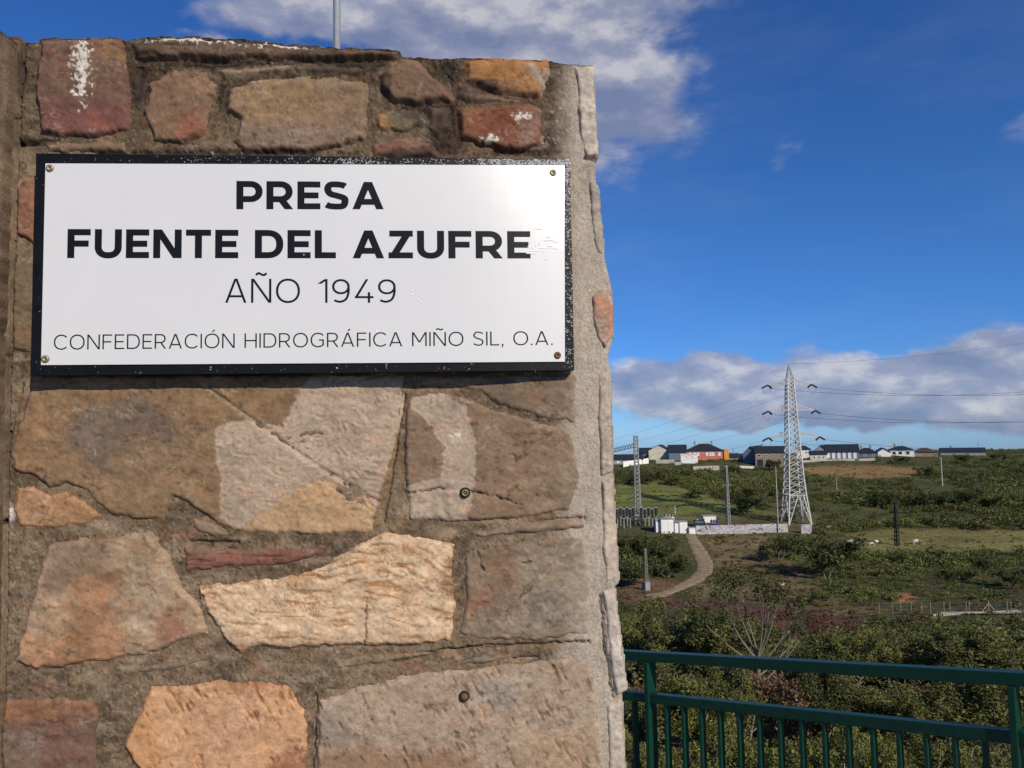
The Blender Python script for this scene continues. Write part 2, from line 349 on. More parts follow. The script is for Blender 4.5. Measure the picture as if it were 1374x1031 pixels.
# dirt path winding down the slope
PE = [((920, 715), (931, 715)), ((924, 728), (939, 727)), ((930, 742), (949, 741)), ((936, 756), (957, 756)), ((935, 766), (956, 768)), ((926, 775), (948, 777)), ((912, 783), (930, 786)), ((898, 790), (910, 794)), ((884, 795), (892, 801)), ((864, 798), (868, 806))]
def lerp_edges(PE, n):
    o = []
    for (a, b), (c_, d) in zip(PE[:-1], PE[1:]):
        for i in range(n):
            t_ = i / n; o.append((tuple(np.array(a) * (1 - t_) + np.array(c_) * t_), tuple(np.array(b) * (1 - t_) + np.array(d) * t_)))
    return o + [PE[-1]]
vs = []; rows = lerp_edges(PE, 6)
for i, (a, b) in enumerate(rows):
    ja = .8 * math.sin(i * 1.9); jb = .9 * math.sin(i * 2.7 + 1)
    A = hit(a[0] + ja, a[1]); B = hit(b[0] + jb, b[1])
    for k in range(7):
        q = A * (1 - k / 6) + B * k / 6; q[2] = terr(q[0], q[1]) + (.12 if 0 < k < 6 else .0); vs.append(q)
fs = [(r * 7 + k, r * 7 + k + 1, (r + 1) * 7 + k + 1, (r + 1) * 7 + k) for r in range(len(rows) - 1) for k in range(6)]
tag(npmesh('dirt_path', vs, fs, M['path'], smooth=True), kind='structure')
# road edge with low concrete kerb at the far right
def strip(pts_a, pts_b, name, m, lift):
    vs = []
    for a, b in zip(pts_a, pts_b):
        for p in (a, b): q = hit(*p); q[2] += lift; vs.append(q)
    fs = [(2 * i, 2 * i + 1, 2 * i + 3, 2 * i + 2) for i in range(len(pts_a) - 1)]
    return tag(npmesh(name, vs, fs, m), kind='structure')
xs_ = list(range(1262, 1480, 12))
strip([(x, 826.5 - .008 * (x - 1180)) for x in xs_], [(x, 823.5 - .008 * (x - 1180)) for x in xs_], 'road', M['conc'], .16)

# terrace the photographer stands on (slopes down to the left along the railing)
RDIR = ray(-296, 811); RDIR = -RDIR / np.linalg.norm(RDIR)        # towards the near right
RP = ray(850, 873.3) * 4.75                                       # top edge of the top rail
h_dir = np.array([RDIR[0], RDIR[1], 0]); hl = np.linalg.norm(h_dir); h_dir /= hl; slope = RDIR[2] / hl
nrm = np.array([h_dir[1], -h_dir[0], 0]); nrm = -nrm if nrm[0] + nrm[1] < 0 else nrm   # outwards, away from the terrace
def terrace_z(s_along): return RP[2] + slope * s_along - 1.02
mb = MB(); A0, A1 = -6.5, 7.0
tp = []
for a_, b_ in ((A0, .22), (A1, .22), (A1, -10), (A0, -10)):
    q = RP + h_dir * a_ + nrm * b_; q = np.array([q[0], q[1], terrace_z(a_)]); tp.append(q)
bt = [q * np.array([1, 1, 0]) + np.array([0, 0, -9.5]) for q in tp]
mb.add(tp + bt, [(0, 1, 2, 3), (7, 6, 5, 4), (0, 4, 5, 1), (1, 5, 6, 2), (2, 6, 7, 3), (3, 7, 4, 0)])
tag(mb.build('terrace', M['paving']), kind='structure')
def terrace_at(x, y):
    q = np.array([x, y, 0]) - RP; return terrace_z(q[0] * h_dir[0] + q[1] * h_dir[1])

# ------------------------------------------------------------------ stone wall
WA = R(4.5); WD = 1.12
wd_ = np.array([math.cos(WA), math.sin(WA), 0]); wn = np.array([math.sin(WA), -math.cos(WA), 0])
P0 = np.array([0, WD, 0.0])
def onwall(px, py, h=0.0):
    d = ray(px, py); t_ = (P0 @ wn) / (d @ wn); q = d * t_[..., None]
    return q + wn * (np.asarray(h)[..., None] if np.ndim(h) else h)
RE = [(40, 794), (88, 797), (150, 800), (210, 803), (216, 799), (240, 800), (262, 804), (300, 808), (345, 812), (390, 821), (450, 824), (478, 816), (495, 819), (560, 822), (640, 824), (700, 827), (783, 831), (788, 826), (810, 828), (850, 834), (900, 839), (924, 843), (932, 835), (1031, 841), (1200, 846), (1700, 866)]
TE = [(-500, 60), (0, 46), (20, 58), (50, 55), (52, 51), (160, 50), (167, 55), (176, 50), (210, 47), (260, 48), (330, 52), (380, 57), (450, 63), (520, 65), (536, 68), (540, 76), (590, 78), (620, 77), (735, 80), (760, 86), (797, 88), (900, 90)]
_ry, _rx = np.array([a for a, b in RE], float), np.array([b for a, b in RE], float)
_tx, _ty = np.array([a for a, b in TE], float), np.array([b for a, b in TE], float)
def redge(y): return np.interp(y, _ry, _rx) + 1.6 * fb(y / 14, y * 0 + 3.3, 4)
def tedge(x): return np.interp(x, _tx, _ty) + 1.6 * fb(x / 12, x * 0 + 8.1, 4)
SEAM = lambda y: np.interp(y, [40, 180, 300, 520, 1031, 1500], [24, 17, 13, 5, -3, -6])
base = onwall(np.array(400.), np.array(1031.)); wall_base = np.array([base[0], base[1], terrace_at(base[0], base[1])])
wall = empty('stone_wall', wall_base, 'rugged brown stone wall with grey cement edge holding the white sign', 'wall')

MOSS = [(450, 88, 75, 15), (600, 165, 28, 38), (560, 150, 30, 18), (645, 118, 34, 12), (590, 200, 34, 12), (25, 90, 10, 34), (186, 110, 12, 45), (518, 118, 9, 30), (600, 92, 14, 14), (560, 205, 60, 7), (300, 205, 190, 6), (40, 190, 40, 6), (300, 130, 10, 30), (700, 205, 50, 5), (300, 86, 60, 8)]
def moss(x, y):
    g = 0
    for cx, cy, rx, ry in MOSS: g = np.maximum(g, np.exp(-((x - cx) / rx) ** 2 - ((y - cy) / ry) ** 2))
    return sstep(.30, .75, g + .5 * fb(x / 7 + 31, y / 6, 4, .7)) * .88
def wall_grid(x0f, x1f, y0f, y1, nx, ny):
    s_, t_ = np.meshgrid(np.linspace(0, 1, nx), np.linspace(0, 1, ny) ** 1.0)
    yg = 60 + t_ * (y1 - 60)
    x = x0f(yg) + s_ * (x1f(yg) - x0f(yg))
    y = y0f(x) + t_ * (y1 - y0f(x))
    x = x0f(y) + s_ * (x1f(y) - x0f(y))
    return x, y
def mortar_relief(x, y):
    h = -.0016 + .0022 * fb(x / 60, y / 60, 3) + .0024 * fb(x / 12, y / 10, 4, .6) + .0010 * fb(x / 3.2, y / 3.2, 3, .7)
    cem = sstep(735, 780, x + 8 * fb(x / 20, y / 20, 3)); return h * (1 - .55 * cem), cem
# joints cracked open: px polylines
CRACK = [[(528, 890), (600, 872), (700, 866), (790, 862)], [(690, 885), (720, 882)], [(30, 515), (8, 600)], [(255, 727), (320, 729)], [(510, 100), (516, 130)], [(420, 1031), (424, 935)],
         [(600, 100), (612, 118)], [(540, 146), (560, 147)], [(728, 700), (785, 696)], [(12, 62), (15, 95)], [(25, 192), (75, 189)], [(515, 700), (530, 600), (543, 530)],
         [(806, 800), (812, 870), (822, 935)], [(786, 212), (800, 214)]]
def pdist(P, x, y):
    d = np.full(np.shape(x), 1e9)
    for (ax, ay), (bx, by) in zip(P[:-1], P[1:]):
        ex, ey = bx - ax, by - ay; t_ = np.clip(((x - ax) * ex + (y - ay) * ey) / (ex * ex + ey * ey), 0, 1)
        d = np.minimum(d, np.hypot(x - ax - t_ * ex, y - ay - t_ * ey))
    return d
x, y = wall_grid(lambda y: SEAM(y) + 9, redge, tedge, 1500, 400, 560)
h, cem = mortar_relief(x, y)
# rough crumbly zone along the top
topz = sstep(240, 90, y) * (1 - cem); h = h + topz * (.004 * fb(x / 9, y / 7, 4, .65) - .003)
for P in CRACK:
    d = pdist(P, x + 2.5 * fb(x / 9, y / 9, 3), y + 2.5 * fb(x / 9 + 4, y / 9, 3)); h = h - .009 * sstep(2.6, .6, d)
h = h - .003 * sstep(4, 0, redge(y) - x)
n1_ = fb(x / 70, y / 50, 4)[..., None]; n2_ = fb(x / 7, y / 7, 4, .7)[..., None]; n3_ = fb(x / 2.6, y / 2.6, 2, .7)[..., None]
big = sstep(-.35, .45, fb(x / 75 + 3, y / 45 + 11, 4, .6))[..., None]; mc = np.array([.82, .78, .74]) * (np.array([.125, .090, .058]) * (1 - big) + np.array([.225, .165, .108]) * big) * (1 + .2 * n1_ + .42 * n2_ + .38 * n3_)
for k_, (tc_, s1_, s2_) in enumerate([((.20, .105, .066), 38, 20), ((.29, .215, .14), 46, 16), ((.085, .062, .045), 26, 14), ((.25, .165, .095), 30, 18)]):
    m = (sstep(.16, .42, fb(x / s1_ + 20 * k_, y / s2_ + 31 + 7 * k_, 5, .62)) * .6 * (1 - cem))[..., None]; mc = mc * (1 - m) + m * np.array(tc_) * (1 + .35 * n2_ + .3 * n3_)
smear_ = sstep(.18, .5, fb(x / 40 + 13, y / 14 + 5, 4, .6))[..., None]; mc = mc * (1 - .5 * smear_) + .5 * smear_ * np.array([.27, .21, .145])
grit = .6 * sstep(.74, .9, vn(x / 1.9 + 7, y / 1.9))[..., None]; mc = mc * (1 - grit * .55) + grit * .55 * np.array([.36, .30, .22]); grit = sstep(.80, .9, vn(x / 2.4 + 77, y / 2.2 + 9))[..., None]; mc = mc * (1 - .6 * grit)
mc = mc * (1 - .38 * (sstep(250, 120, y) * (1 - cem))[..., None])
cemc = np.array([.385, .325, .255]) + n1_ * .03 + n2_ * .05 + n3_ * .03
cemc = cemc * (1 - .28 * sstep(.1, .5, fb(x / 18 + 2, y / 44, 5, .6))[..., None]) * (1 + .14 * fb(x / 5, y / 22, 4, .6)[..., None])
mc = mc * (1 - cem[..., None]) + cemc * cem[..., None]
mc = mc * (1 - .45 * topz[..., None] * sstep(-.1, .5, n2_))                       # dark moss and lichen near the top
m = moss(x, y); h = h - .004 * m + .004 * m * fb(x / 3.5, y / 3.5 + 3, 3, .7); m = m[..., None]; mc = mc * (1 - m) + m * np.array([.040, .028, .021]) * (1 + 1.0 * n2_)
lic = sstep(.35, .6, fb(x / 6 + 3, y / 6 + 9, 3, .7)) * sstep(.0, .5, fb(x / 60 + 7, y / 40, 2)) * sstep(330, 150, y); lic = lic[..., None]
mc = mc * (1 - lic * .7) + lic * .7 * np.array([.48, .43, .35])
whitep = (sstep(22, 8, np.hypot((x - 8) * 1.5, (y - 690) * .9)))[..., None] * sstep(-.3, .2, n2_); mc = mc * (1 - whitep) + whitep * np.array([.62, .58, .52])
F3 = onwall(x, y, h)
ny_, nx_ = x.shape; TH = .46
# right side, top and left returns back through the thickness of the wall
back = -wn * TH
V = F3.reshape(-1, 3); C_ = np.clip(mc, .02, .9).reshape(-1, 3); idx = np.arange(ny_ * nx_).reshape(ny_, nx_)
F_ = [np.stack([idx[:-1, :-1], idx[:-1, 1:], idx[1:, 1:], idx[1:, :-1]], -1).reshape(-1, 4)]
for edge in (idx[:, -1], idx[0, ::-1], idx[::-1, 0], idx[-1, :]):
    prev = edge
    for k in range(1, 81):
        fe = V[edge]; kk = np.full(len(edge), k * 5.75 / 1.0); ii = np.arange(len(edge)) * 1.6; fr_ = min(1, k / 12)
        sm_ = np.convolve(np.pad(fe[:, 0], 20, 'edge'), np.ones(41) / 41, 'valid'); fe = fe.copy(); fe[:, 0] = fe[:, 0] * (1 - fr_) + sm_ * fr_
        jit = .007 * fb(ii / 60 + 3, kk / 70, 4, .55) + .004 * fb(ii / 9 + 3, kk / 9, 3, .65); blk = sstep(.05, .12, np.abs(((ii / 95) % 1) - .5) * -1 + .5 + .03 * fb(kk / 30, ii / 30, 2))
        base_v = fe + back * (k / 80) + (jit * fr_ - (1 - blk) * .008 * fr_)[:, None] * np.array([.7, 0, .7]); ids = np.arange(len(edge)) + len(V)
        V = np.concatenate([V, base_v]); C_ = np.concatenate([C_, (C_[edge] * (1 - fr_) + fr_ * np.array([.36, .30, .235])) * (1 + .25 * fb(ii / 50 + 9, kk / 50, 4, .6) + .25 * fb(ii / 6, kk / 6, 3, .7))[:, None]])
        F_.append(np.stack([prev[:-1], ids[:-1], ids[1:], prev[1:]], -1)); prev = ids
bk = [len(V) + i for i in range(4)]
cn = [V[idx[0, 0]] + back, V[idx[0, -1]] + back, V[idx[-1, -1]] + back, V[idx[-1, 0]] + back]
V = np.concatenate([V, np.array(cn)]); C_ = np.concatenate([C_, np.tile([[.2, .16, .12]], (4, 1))]); F_.append(np.array([bk[::-1]]))
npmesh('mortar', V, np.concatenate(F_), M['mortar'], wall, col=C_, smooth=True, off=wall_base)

# --- stones: outline in photograph pixels, colour, how proud, patches of other colour
BR = (.225, .145, .082); RED = (.17, .075, .052); TAN = (.29, .20, .12); GRY = (.30, .245, .19); CRM = (.52, .39, .24); OCH = (.40, .24, .11); ORA = (.46, .215, .10)
stones = [
 dict(smear=.4, p=[(52, 53), (120, 51), (163, 51), (168, 90), (175, 120), (178, 178), (120, 188), (50, 182), (47, 120)], c=(.15, .085, .062), pr=.010, v=.5,
      patch=[([(140, 50), (166, 50), (168, 85), (150, 85)], (.23, .13, .06)), ([(60, 130), (178, 135), (178, 185), (60, 182)], (.16, .062, .055))], lichen=[(112, 90, 16, 55)]),
 dict(smear=.4, grow=8, p=[(200, 112), (232, 92), (268, 92), (290, 112), (282, 150), (272, 185), (240, 196), (205, 190), (190, 150)], c=(.22, .135, .085), pr=.008, patch=[([(235, 150), (278, 150), (270, 185), (240, 190)], (.24, .09, .055))]),
 dict(smear=.3, p=[(176, 56), (250, 50), (340, 56), (450, 66), (533, 68), (530, 78), (440, 80), (400, 80), (300, 82), (180, 78)], c=(.10, .065, .045), pr=.013, lam=1, lichen=[(260, 54, 80, 7), (380, 62, 60, 5)]),
 dict(smear=.35, grow=8, p=[(305, 118), (350, 105), (420, 103), (495, 108), (492, 150), (493, 190), (420, 204), (330, 206), (312, 190), (322, 160), (300, 150)], c=(.24, .165, .105), pr=.010, patch=[([(305, 118), (420, 105), (450, 150), (330, 160)], (.28, .185, .10)), ([(320, 165), (480, 165), (480, 204), (320, 206)], (.215, .155, .115))]),
 dict(smear=.25, grow=9, p=[(508, 100), (520, 83), (545, 78), (560, 80), (604, 122), (608, 136), (560, 140), (528, 138), (512, 120)], c=(.17, .105, .07), pr=.009),
 dict(smear=.3, grow=9, p=[(503, 152), (525, 146), (568, 150), (574, 165), (548, 180), (506, 174)], c=(.15, .125, .08), pr=.006, patch=[([(506, 150), (522, 150), (522, 170), (506, 168)], (.38, .18, .06))]),
 dict(smear=.25, grow=9, p=[(498, 192), (540, 182), (578, 190), (592, 212), (497, 214)], c=(.21, .11, .08), pr=.008),
 dict(smear=.2, grow=6, p=[(622, 79), (680, 78), (735, 82), (736, 100), (726, 132), (670, 126), (626, 108)], c=(.36, .17, .06), pr=.010, v=.25, patch=[([(705, 88), (740, 84), (738, 128), (715, 118)], (.36, .31, .26)), ([(622, 108), (735, 124), (735, 134), (622, 128)], (.17, .10, .07))]),
 dict(smear=.3, grow=6, p=[(614, 146), (660, 141), (700, 139), (728, 144), (727, 195), (690, 206), (650, 196), (614, 186)], c=(.20, .066, .038), pr=.010, v=.4, patch=[([(690, 150), (730, 145), (728, 200), (690, 200)], (.24, .14, .11)), ([(614, 150), (650, 142), (640, 185), (614, 185)], (.22, .10, .055))], lichen=[(658, 188, 13, 9), (700, 160, 14, 9)]),
 dict(p=[(24, 238), (46, 232), (52, 280), (50, 330), (20, 318), (18, 280)], c=(.24, .115, .07), pr=.004),
 dict(p=[(16, 350), (60, 345), (60, 480), (14, 470), (12, 400)], c=(.17, .12, .075), pr=.002),
 dict(smear=.35, p=[(12, 605), (26, 560), (40, 500), (300, 500), (546, 500), (543, 535), (536, 580), (524, 640), (503, 716), (420, 721), (316, 716), (290, 706), (262, 684), (232, 668), (222, 700), (180, 700), (140, 688), (112, 662), (88, 650), (66, 658), (42, 640), (18, 634)], c=BR, pr=.007, v=.35,
      patch=[([(60, 560), (200, 530), (260, 620), (140, 640)], (.15, .115, .09)), ([(20, 560), (100, 540), (90, 620), (20, 630)], (.25, .15, .08)), ([(150, 600), (300, 580), (300, 690), (160, 690)], (.235, .155, .09)),
             ([(290, 574), (316, 564), (345, 566), (380, 572), (404, 522), (420, 505), (548, 505), (538, 570), (516, 640), (503, 690), (470, 670), (430, 645), (395, 660), (350, 690), (318, 712), (296, 694), (298, 640), (290, 610)], (.43, .34, .26), 'chip'),
             ([(314, 720), (350, 688), (400, 655), (432, 642), (500, 668), (505, 720), (420, 724)], (.47, .32, .18), 'chip2')],
      scar=[[(270, 515), (340, 565), (430, 628), (510, 675)]], crack=[[(135, 690), (112, 662), (88, 650), (66, 658), (45, 645)]]),
 dict(smear=.12, grow=6, p=[(20, 650), (44, 650), (66, 664), (88, 658), (110, 668), (142, 692), (124, 706), (70, 712), (25, 710), (16, 680)], c=(.38, .215, .11), pr=.007, v=.25),
 dict(smear=.5, p=[(547, 528), (600, 522), (640, 538), (664, 548), (700, 556), (768, 578), (780, 640), (764, 688), (700, 698), (612, 702), (548, 700), (541, 640), (542, 560)], c=(.225, .155, .105), pr=.007, v=.25,
      patch=[([(550, 529), (592, 526), (626, 545), (640, 595), (638, 650), (630, 696), (580, 704), (540, 704), (541, 652), (592, 640), (597, 600), (570, 560), (550, 548)], (.42, .34, .265), 'chip'),
             ([(700, 640), (780, 600), (790, 690), (700, 700)], (.25, .185, .125))], lichen=[(612, 585, 10, 4)], crack=[[(548, 662), (590, 655), (620, 658), (660, 664), (700, 678)], [(690, 610), (688, 640)]]),
 dict(p=[(560, 500), (775, 500), (776, 572), (720, 562), (668, 546), (640, 528), (600, 518), (560, 520)], c=(.215, .155, .11), pr=.005, patch=[([(650, 500), (690, 500), (690, 560), (650, 545)], (.15, .12, .09))]),
 dict(smear=.5, p=[(62, 728), (110, 722), (150, 722), (180, 713), (206, 712), (226, 738), (246, 788), (274, 818), (280, 852), (235, 866), (190, 884), (120, 892), (50, 900), (16, 890), (36, 820), (48, 770)], c=(.34, .24, .155), pr=.010, v=.6,
      patch=[([(60, 730), (150, 722), (140, 790), (55, 800)], (.20, .145, .10)), ([(100, 770), (160, 765), (150, 860), (90, 850)], (.33, .18, .10)), ([(30, 850), (170, 845), (170, 890), (20, 900)], (.38, .21, .115)), ([(170, 740), (230, 745), (240, 850), (180, 850)], (.38, .29, .20)), ([(215, 820), (250, 815), (255, 860), (215, 862)], (.28, .14, .09))]),
 dict(smear=.3, grow=7, p=[(244, 730), (300, 736), (380, 733), (436, 730), (452, 742), (400, 758), (330, 764), (246, 768)], c=(.19, .115, .08), pr=.004, lam=1, patch=[([(244, 742), (440, 742), (400, 756), (244, 756)], (.24, .085, .065))]),
 dict(smear=.12, p=[(264, 786), (300, 783), (384, 774), (440, 754), (480, 730), (520, 711), (548, 714), (580, 722), (614, 728), (606, 760), (614, 800), (606, 862), (560, 868), (500, 868), (400, 871), (340, 871), (322, 879), (300, 862), (284, 836), (268, 812)], c=(.67, .51, .35), pr=.014, v=.2, streak=1,
      patch=[([(595, 765), (615, 760), (615, 800), (595, 800)], (.26, .15, .09))], crack=[[(272, 800), (290, 845), (318, 872)], [(490, 870), (492, 800)]]),
 dict(p=[(620, 738), (660, 732), (720, 722), (788, 716), (798, 780), (792, 852), (720, 862), (640, 862), (616, 850), (622, 800)], c=(.215, .165, .12), pr=.005, v=.4,
      patch=[([(645, 745), (690, 735), (690, 790), (660, 800)], (.23, .14, .09)), ([(700, 760), (796, 716), (796, 850), (690, 850)], (.28, .225, .17)), ([(620, 800), (660, 795), (660, 815), (620, 818)], (.28, .14, .085)), ([(715, 790), (750, 780), (750, 830), (705, 835)], (.18, .155, .13))],
      scar=[[(668, 830), (720, 780), (780, 722)]], crack=[[(636, 728), (648, 765)], [(700, 758), (714, 754)]]),
 dict(p=[(-20, 940), (40, 935), (90, 934), (133, 938), (131, 1000), (130, 1060), (-20, 1060)], c=(.165, .092, .07), pr=.008, v=.35, patch=[([(-20, 935), (133, 934), (133, 958), (-20, 965)], (.25, .125, .065)), ([(-20, 985), (60, 975), (50, 1060), (-20, 1060)], (.20, .145, .115))]),
 dict(smear=.15, p=[(202, 920), (250, 916), (300, 911), (384, 918), (398, 935), (412, 952), (416, 1000), (408, 1045), (380, 1085), (230, 1085), (190, 1040), (164, 1000), (182, 960)], c=(.57, .335, .185), pr=.013, v=.25, chisel=1,
      patch=[([(170, 980), (200, 950), (240, 1085), (190, 1060)], (.52, .28, .13)), ([(260, 940), (340, 930), (350, 1085), (280, 1085)], (.58, .34, .20)), ([(280, 908), (380, 915), (380, 924), (280, 922)], (.30, .13, .06)), ([(380, 1010), (418, 1005), (410, 1040), (370, 1040)], (.30, .11, .06))]),
 dict(smear=.3, p=[(424, 938), (470, 925), (520, 912), (570, 900), (620, 897), (700, 888), (740, 880), (790, 884), (800, 900), (806, 960), (812, 1080), (700, 1090), (500, 1085), (420, 1070)], c=(.385, .30, .225), pr=.009, v=.25, chisel=1,
      patch=[([(610, 920), (700, 915), (710, 945), (620, 945)], (.33, .29, .25)), ([(700, 985), (800, 975), (800, 1040), (700, 1060)], (.40, .28, .18)), ([(424, 1005), (640, 1012), (640, 1100), (420, 1100)], (.27, .165, .10)), ([(430, 950), (470, 945), (470, 1000), (430, 1000)], (.26, .22, .18))]),
 dict(smear=.5, p=[(255, 692), (285, 700), (312, 716), (300, 724), (262, 718)], c=(.23, .17, .12), pr=.006),
 dict(smear=.5, p=[(575, 142), (600, 144), (606, 172), (590, 190), (574, 172)], c=(.12, .085, .06), pr=.006),
 dict(smear=.6, p=[(60, 190), (170, 188), (172, 206), (62, 206)], c=(.19, .13, .085), pr=.003),
 dict(smear=.6, p=[(290, 92), (400, 84), (480, 92), (410, 99), (350, 100), (300, 106)], c=(.26, .20, .14), pr=.003),
 dict(smear=.6, p=[(612, 106), (660, 128), (700, 134), (640, 138), (612, 130)], c=(.15, .10, .07), pr=.005),
 dict(smear=.7, p=[(160, 896), (280, 876), (300, 884), (240, 900), (190, 908)], c=(.18, .135, .09), pr=.003),
 dict(smear=.7, p=[(440, 880), (520, 876), (600, 874), (520, 892), (450, 900)], c=(.22, .165, .105), pr=.003),
 dict(smear=.6, p=[(700, 700), (785, 696), (790, 712), (720, 716), (650, 724), (630, 716)], c=(.24, .185, .13), pr=.003),
 dict(p=[(600, 890), (640, 878), (688, 880), (690, 884), (660, 892), (615, 896)], c=(.19, .15, .12), pr=.005),
 dict(p=[(770, 90), (797, 89), (800, 150), (803, 208), (786, 212), (778, 180), (774, 120)], c=(.44, .375, .30), pr=.009, v=.15, edge=2, slab=1),
 dict(p=[(793, 398), (806, 388), (821, 391), (824, 420), (823, 450), (812, 470), (800, 452), (795, 430)], c=(.34, .25, .19), pr=.010, v=.3, edge=2, slab=1, patch=[([(793, 395), (812, 390), (815, 430), (795, 425)], (.40, .17, .10)), ([(810, 418), (826, 412), (826, 452), (812, 455)], (.42, .18, .10))]),
 dict(p=[(802, 500), (818, 497), (821, 560), (823, 635), (806, 640), (802, 570)], c=(.37, .30, .235), pr=.007, v=.2, edge=2, slab=1),
 dict(p=[(807, 646), (823, 642), (826, 700), (830, 780), (812, 783), (808, 720)], c=(.45, .36, .28), pr=.010, v=.12, edge=1.5, slab=1),
 dict(p=[(808, 792), (825, 790), (833, 850), (838, 900), (842, 926), (826, 936), (818, 880)], c=(.43, .37, .305), pr=.010, v=.25, edge=2, slab=1),
 dict(p=[(814, 945), (834, 938), (840, 1031), (846, 1200), (820, 1200)], c=(.42, .355, .285), pr=.008, v=.2, edge=2, slab=1),
 dict(p=[(790, 240), (805, 250), (811, 345), (800, 340), (793, 300)], c=(.34, .29, .235), pr=.004, v=.2, edge=3, slab=1),
 dict(p=[(0, 1090), (180, 1095), (400, 1105), (395, 1230), (180, 1240), (0, 1235)], c=(.25, .16, .10), pr=.008),
 dict(p=[(425, 1110), (600, 1105), (790, 1110), (800, 1240), (640, 1250), (430, 1240)], c=(.30, .22, .15), pr=.008),
 dict(p=[(20, 1260), (250, 1260), (260, 1480), (20, 1485)], c=(.2, .13, .09), pr=.008), dict(p=[(290, 1265), (560, 1260), (560, 1480), (290, 1480)], c=(.3, .21, .13), pr=.008), dict(p=[(590, 1270), (820, 1265), (830, 1480), (590, 1480)], c=(.24, .18, .13), pr=.008),
 # stones hidden behind the sign
 dict(p=[(70, 230), (240, 225), (245, 340), (72, 335)], c=BR, pr=-.001), dict(p=[(265, 230), (480, 235), (480, 350), (260, 345)], c=TAN, pr=-.001), dict(p=[(500, 240), (700, 240), (700, 480), (500, 470)], c=BR, pr=-.001), dict(p=[(80, 355), (470, 370), (470, 480), (80, 475)], c=TAN, pr=-.001),
]
def make_stone(st, parent, off, seed):
    P = np.array(st['p'], float); stp = 1.9 if P[:, 1].min() < 1035 else 4.0; pad = 10
    gx_ = np.arange(P[:, 0].min() - pad, P[:, 0].max() + pad, stp); gy_ = np.arange(P[:, 1].min() - pad, P[:, 1].max() + pad, stp)
    x, y = np.meshgrid(gx_, gy_); o = seed * 13.7
    d = sdf(P, x, y) + 4.6 * fb(x / 16 + o, y / 16, 5, .62) * (1 if not st.get('slab') else .5)
    ed = st.get('edge', 8); v = st.get('v', .35)
    prof = sstep(-2.5, ed, d)
    # riven relief: tilted, terraced layers plus grain
    L1 = fb(x / 55 + o, y / 40 + o, 3); lay = L1 * 5 + fb(x / 12 + o, y / 9, 3) * .8; ter = (np.floor(lay) + sstep(.55, 1, lay - np.floor(lay))) / 5
    d = d + (0 if st.get('slab') else st.get('grow', 4.5))
    h = st['pr'] * (.25 if st.get('slab') else .36) + .0030 * ter + .0010 + .0024 * fb(x / 24 + o, y / 15, 4, .5) + .0006 * fb(x / 5 + o, y / 4, 3, .65)
    n1 = fb(x / 40 + o, y / 25 + o, 4, .6); n2 = fb(x / 9 + o, y / 6, 4, .65); n3 = fb(x / 3 + o, y / 2.6, 3, .7)
    col = np.ones(x.shape + (3,)) * np.array(st['c'])
    wx = x + 26 * fb(x / 26 + o, y / 26 + 2, 5, .65); wy = y + 22 * fb(x / 26 + 7, y / 22 + o, 5, .65)
    chip = np.zeros(x.shape)
    for pt in st.get('patch', []):
        kd = pt[2] if len(pt) > 2 else ''
        if kd: ds = sdf(pt[0], x + 4 * fb(x / 8 + o, y / 8, 4, .65), y + 3 * fb(x / 8 + 7, y / 8 + o, 4, .65)); m = sstep(-1.2, 1.2, ds)
        else: ds = sdf(pt[0], wx, wy); m = sstep(-9, 9, ds) * (.85 + .15 * np.clip(n2 * 2, -1, 1))
        col = col * (1 - m[..., None]) + m[..., None] * np.array(pt[1])
        if kd:
            chip = np.maximum(chip, m)
            sc = np.sin((y + .30 * x + 60 * fb(x / 60 + 4, y / 50, 3)) / (1.9 if kd == 'chip' else 3.4) + 3 * fb(x / 14, y / 8, 3))
            h = h - .0016 * m + .0010 * m * sc * sstep(-.2, .3, fb(x / 18 + 1, y / 12, 2)); col = col * (1 - .30 * (m * sstep(.2, .9, -sc) * sstep(-.2, .5, n2))[..., None])
    col = col * (1 + v * .9 * n1[..., None] * np.array([1, 1.05, 1.1])) * (1 + .42 * n2[..., None] * (1 - .6 * chip[..., None])) * (1 + .22 * n3[..., None])
    if not st.get('slab'): col = (col * .86 + np.array([.215, .150, .10]) * .14) * np.array([.88, .84, .79])
    warm = sstep(.15, .6, fb(x / 20 + o + 5, y / 14 + 2, 4, .6))[..., None] * v; col = col * (1 + warm * np.array([.35, -.05, -.25]))
    dk = sstep(.28, .6, fb(x / 11 + o + 8, y / 8 + 6, 4, .65))[..., None] * (.5 if v > .22 else .25) * (1 - chip[..., None] * .6); col = col * (1 - dk)
    for k_, (sx_, sy_, wv) in enumerate([(34, 13, .045), (15, 6, .06)]):      # hairline bedding marks
        f_ = np.abs(fb((x + .4 * y) / sx_ + o + k_ * 5, (y - .15 * x) / sy_ + o, 3, .55)); m = sstep(wv, .0, f_) * sstep(.0, .45, fb(x / 30 + k_ * 9 + o, y / 22 + 3, 3))
        col = col * (1 - (.42 if not st.get('streak') else .25) * m[..., None]); h = h - .0009 * m
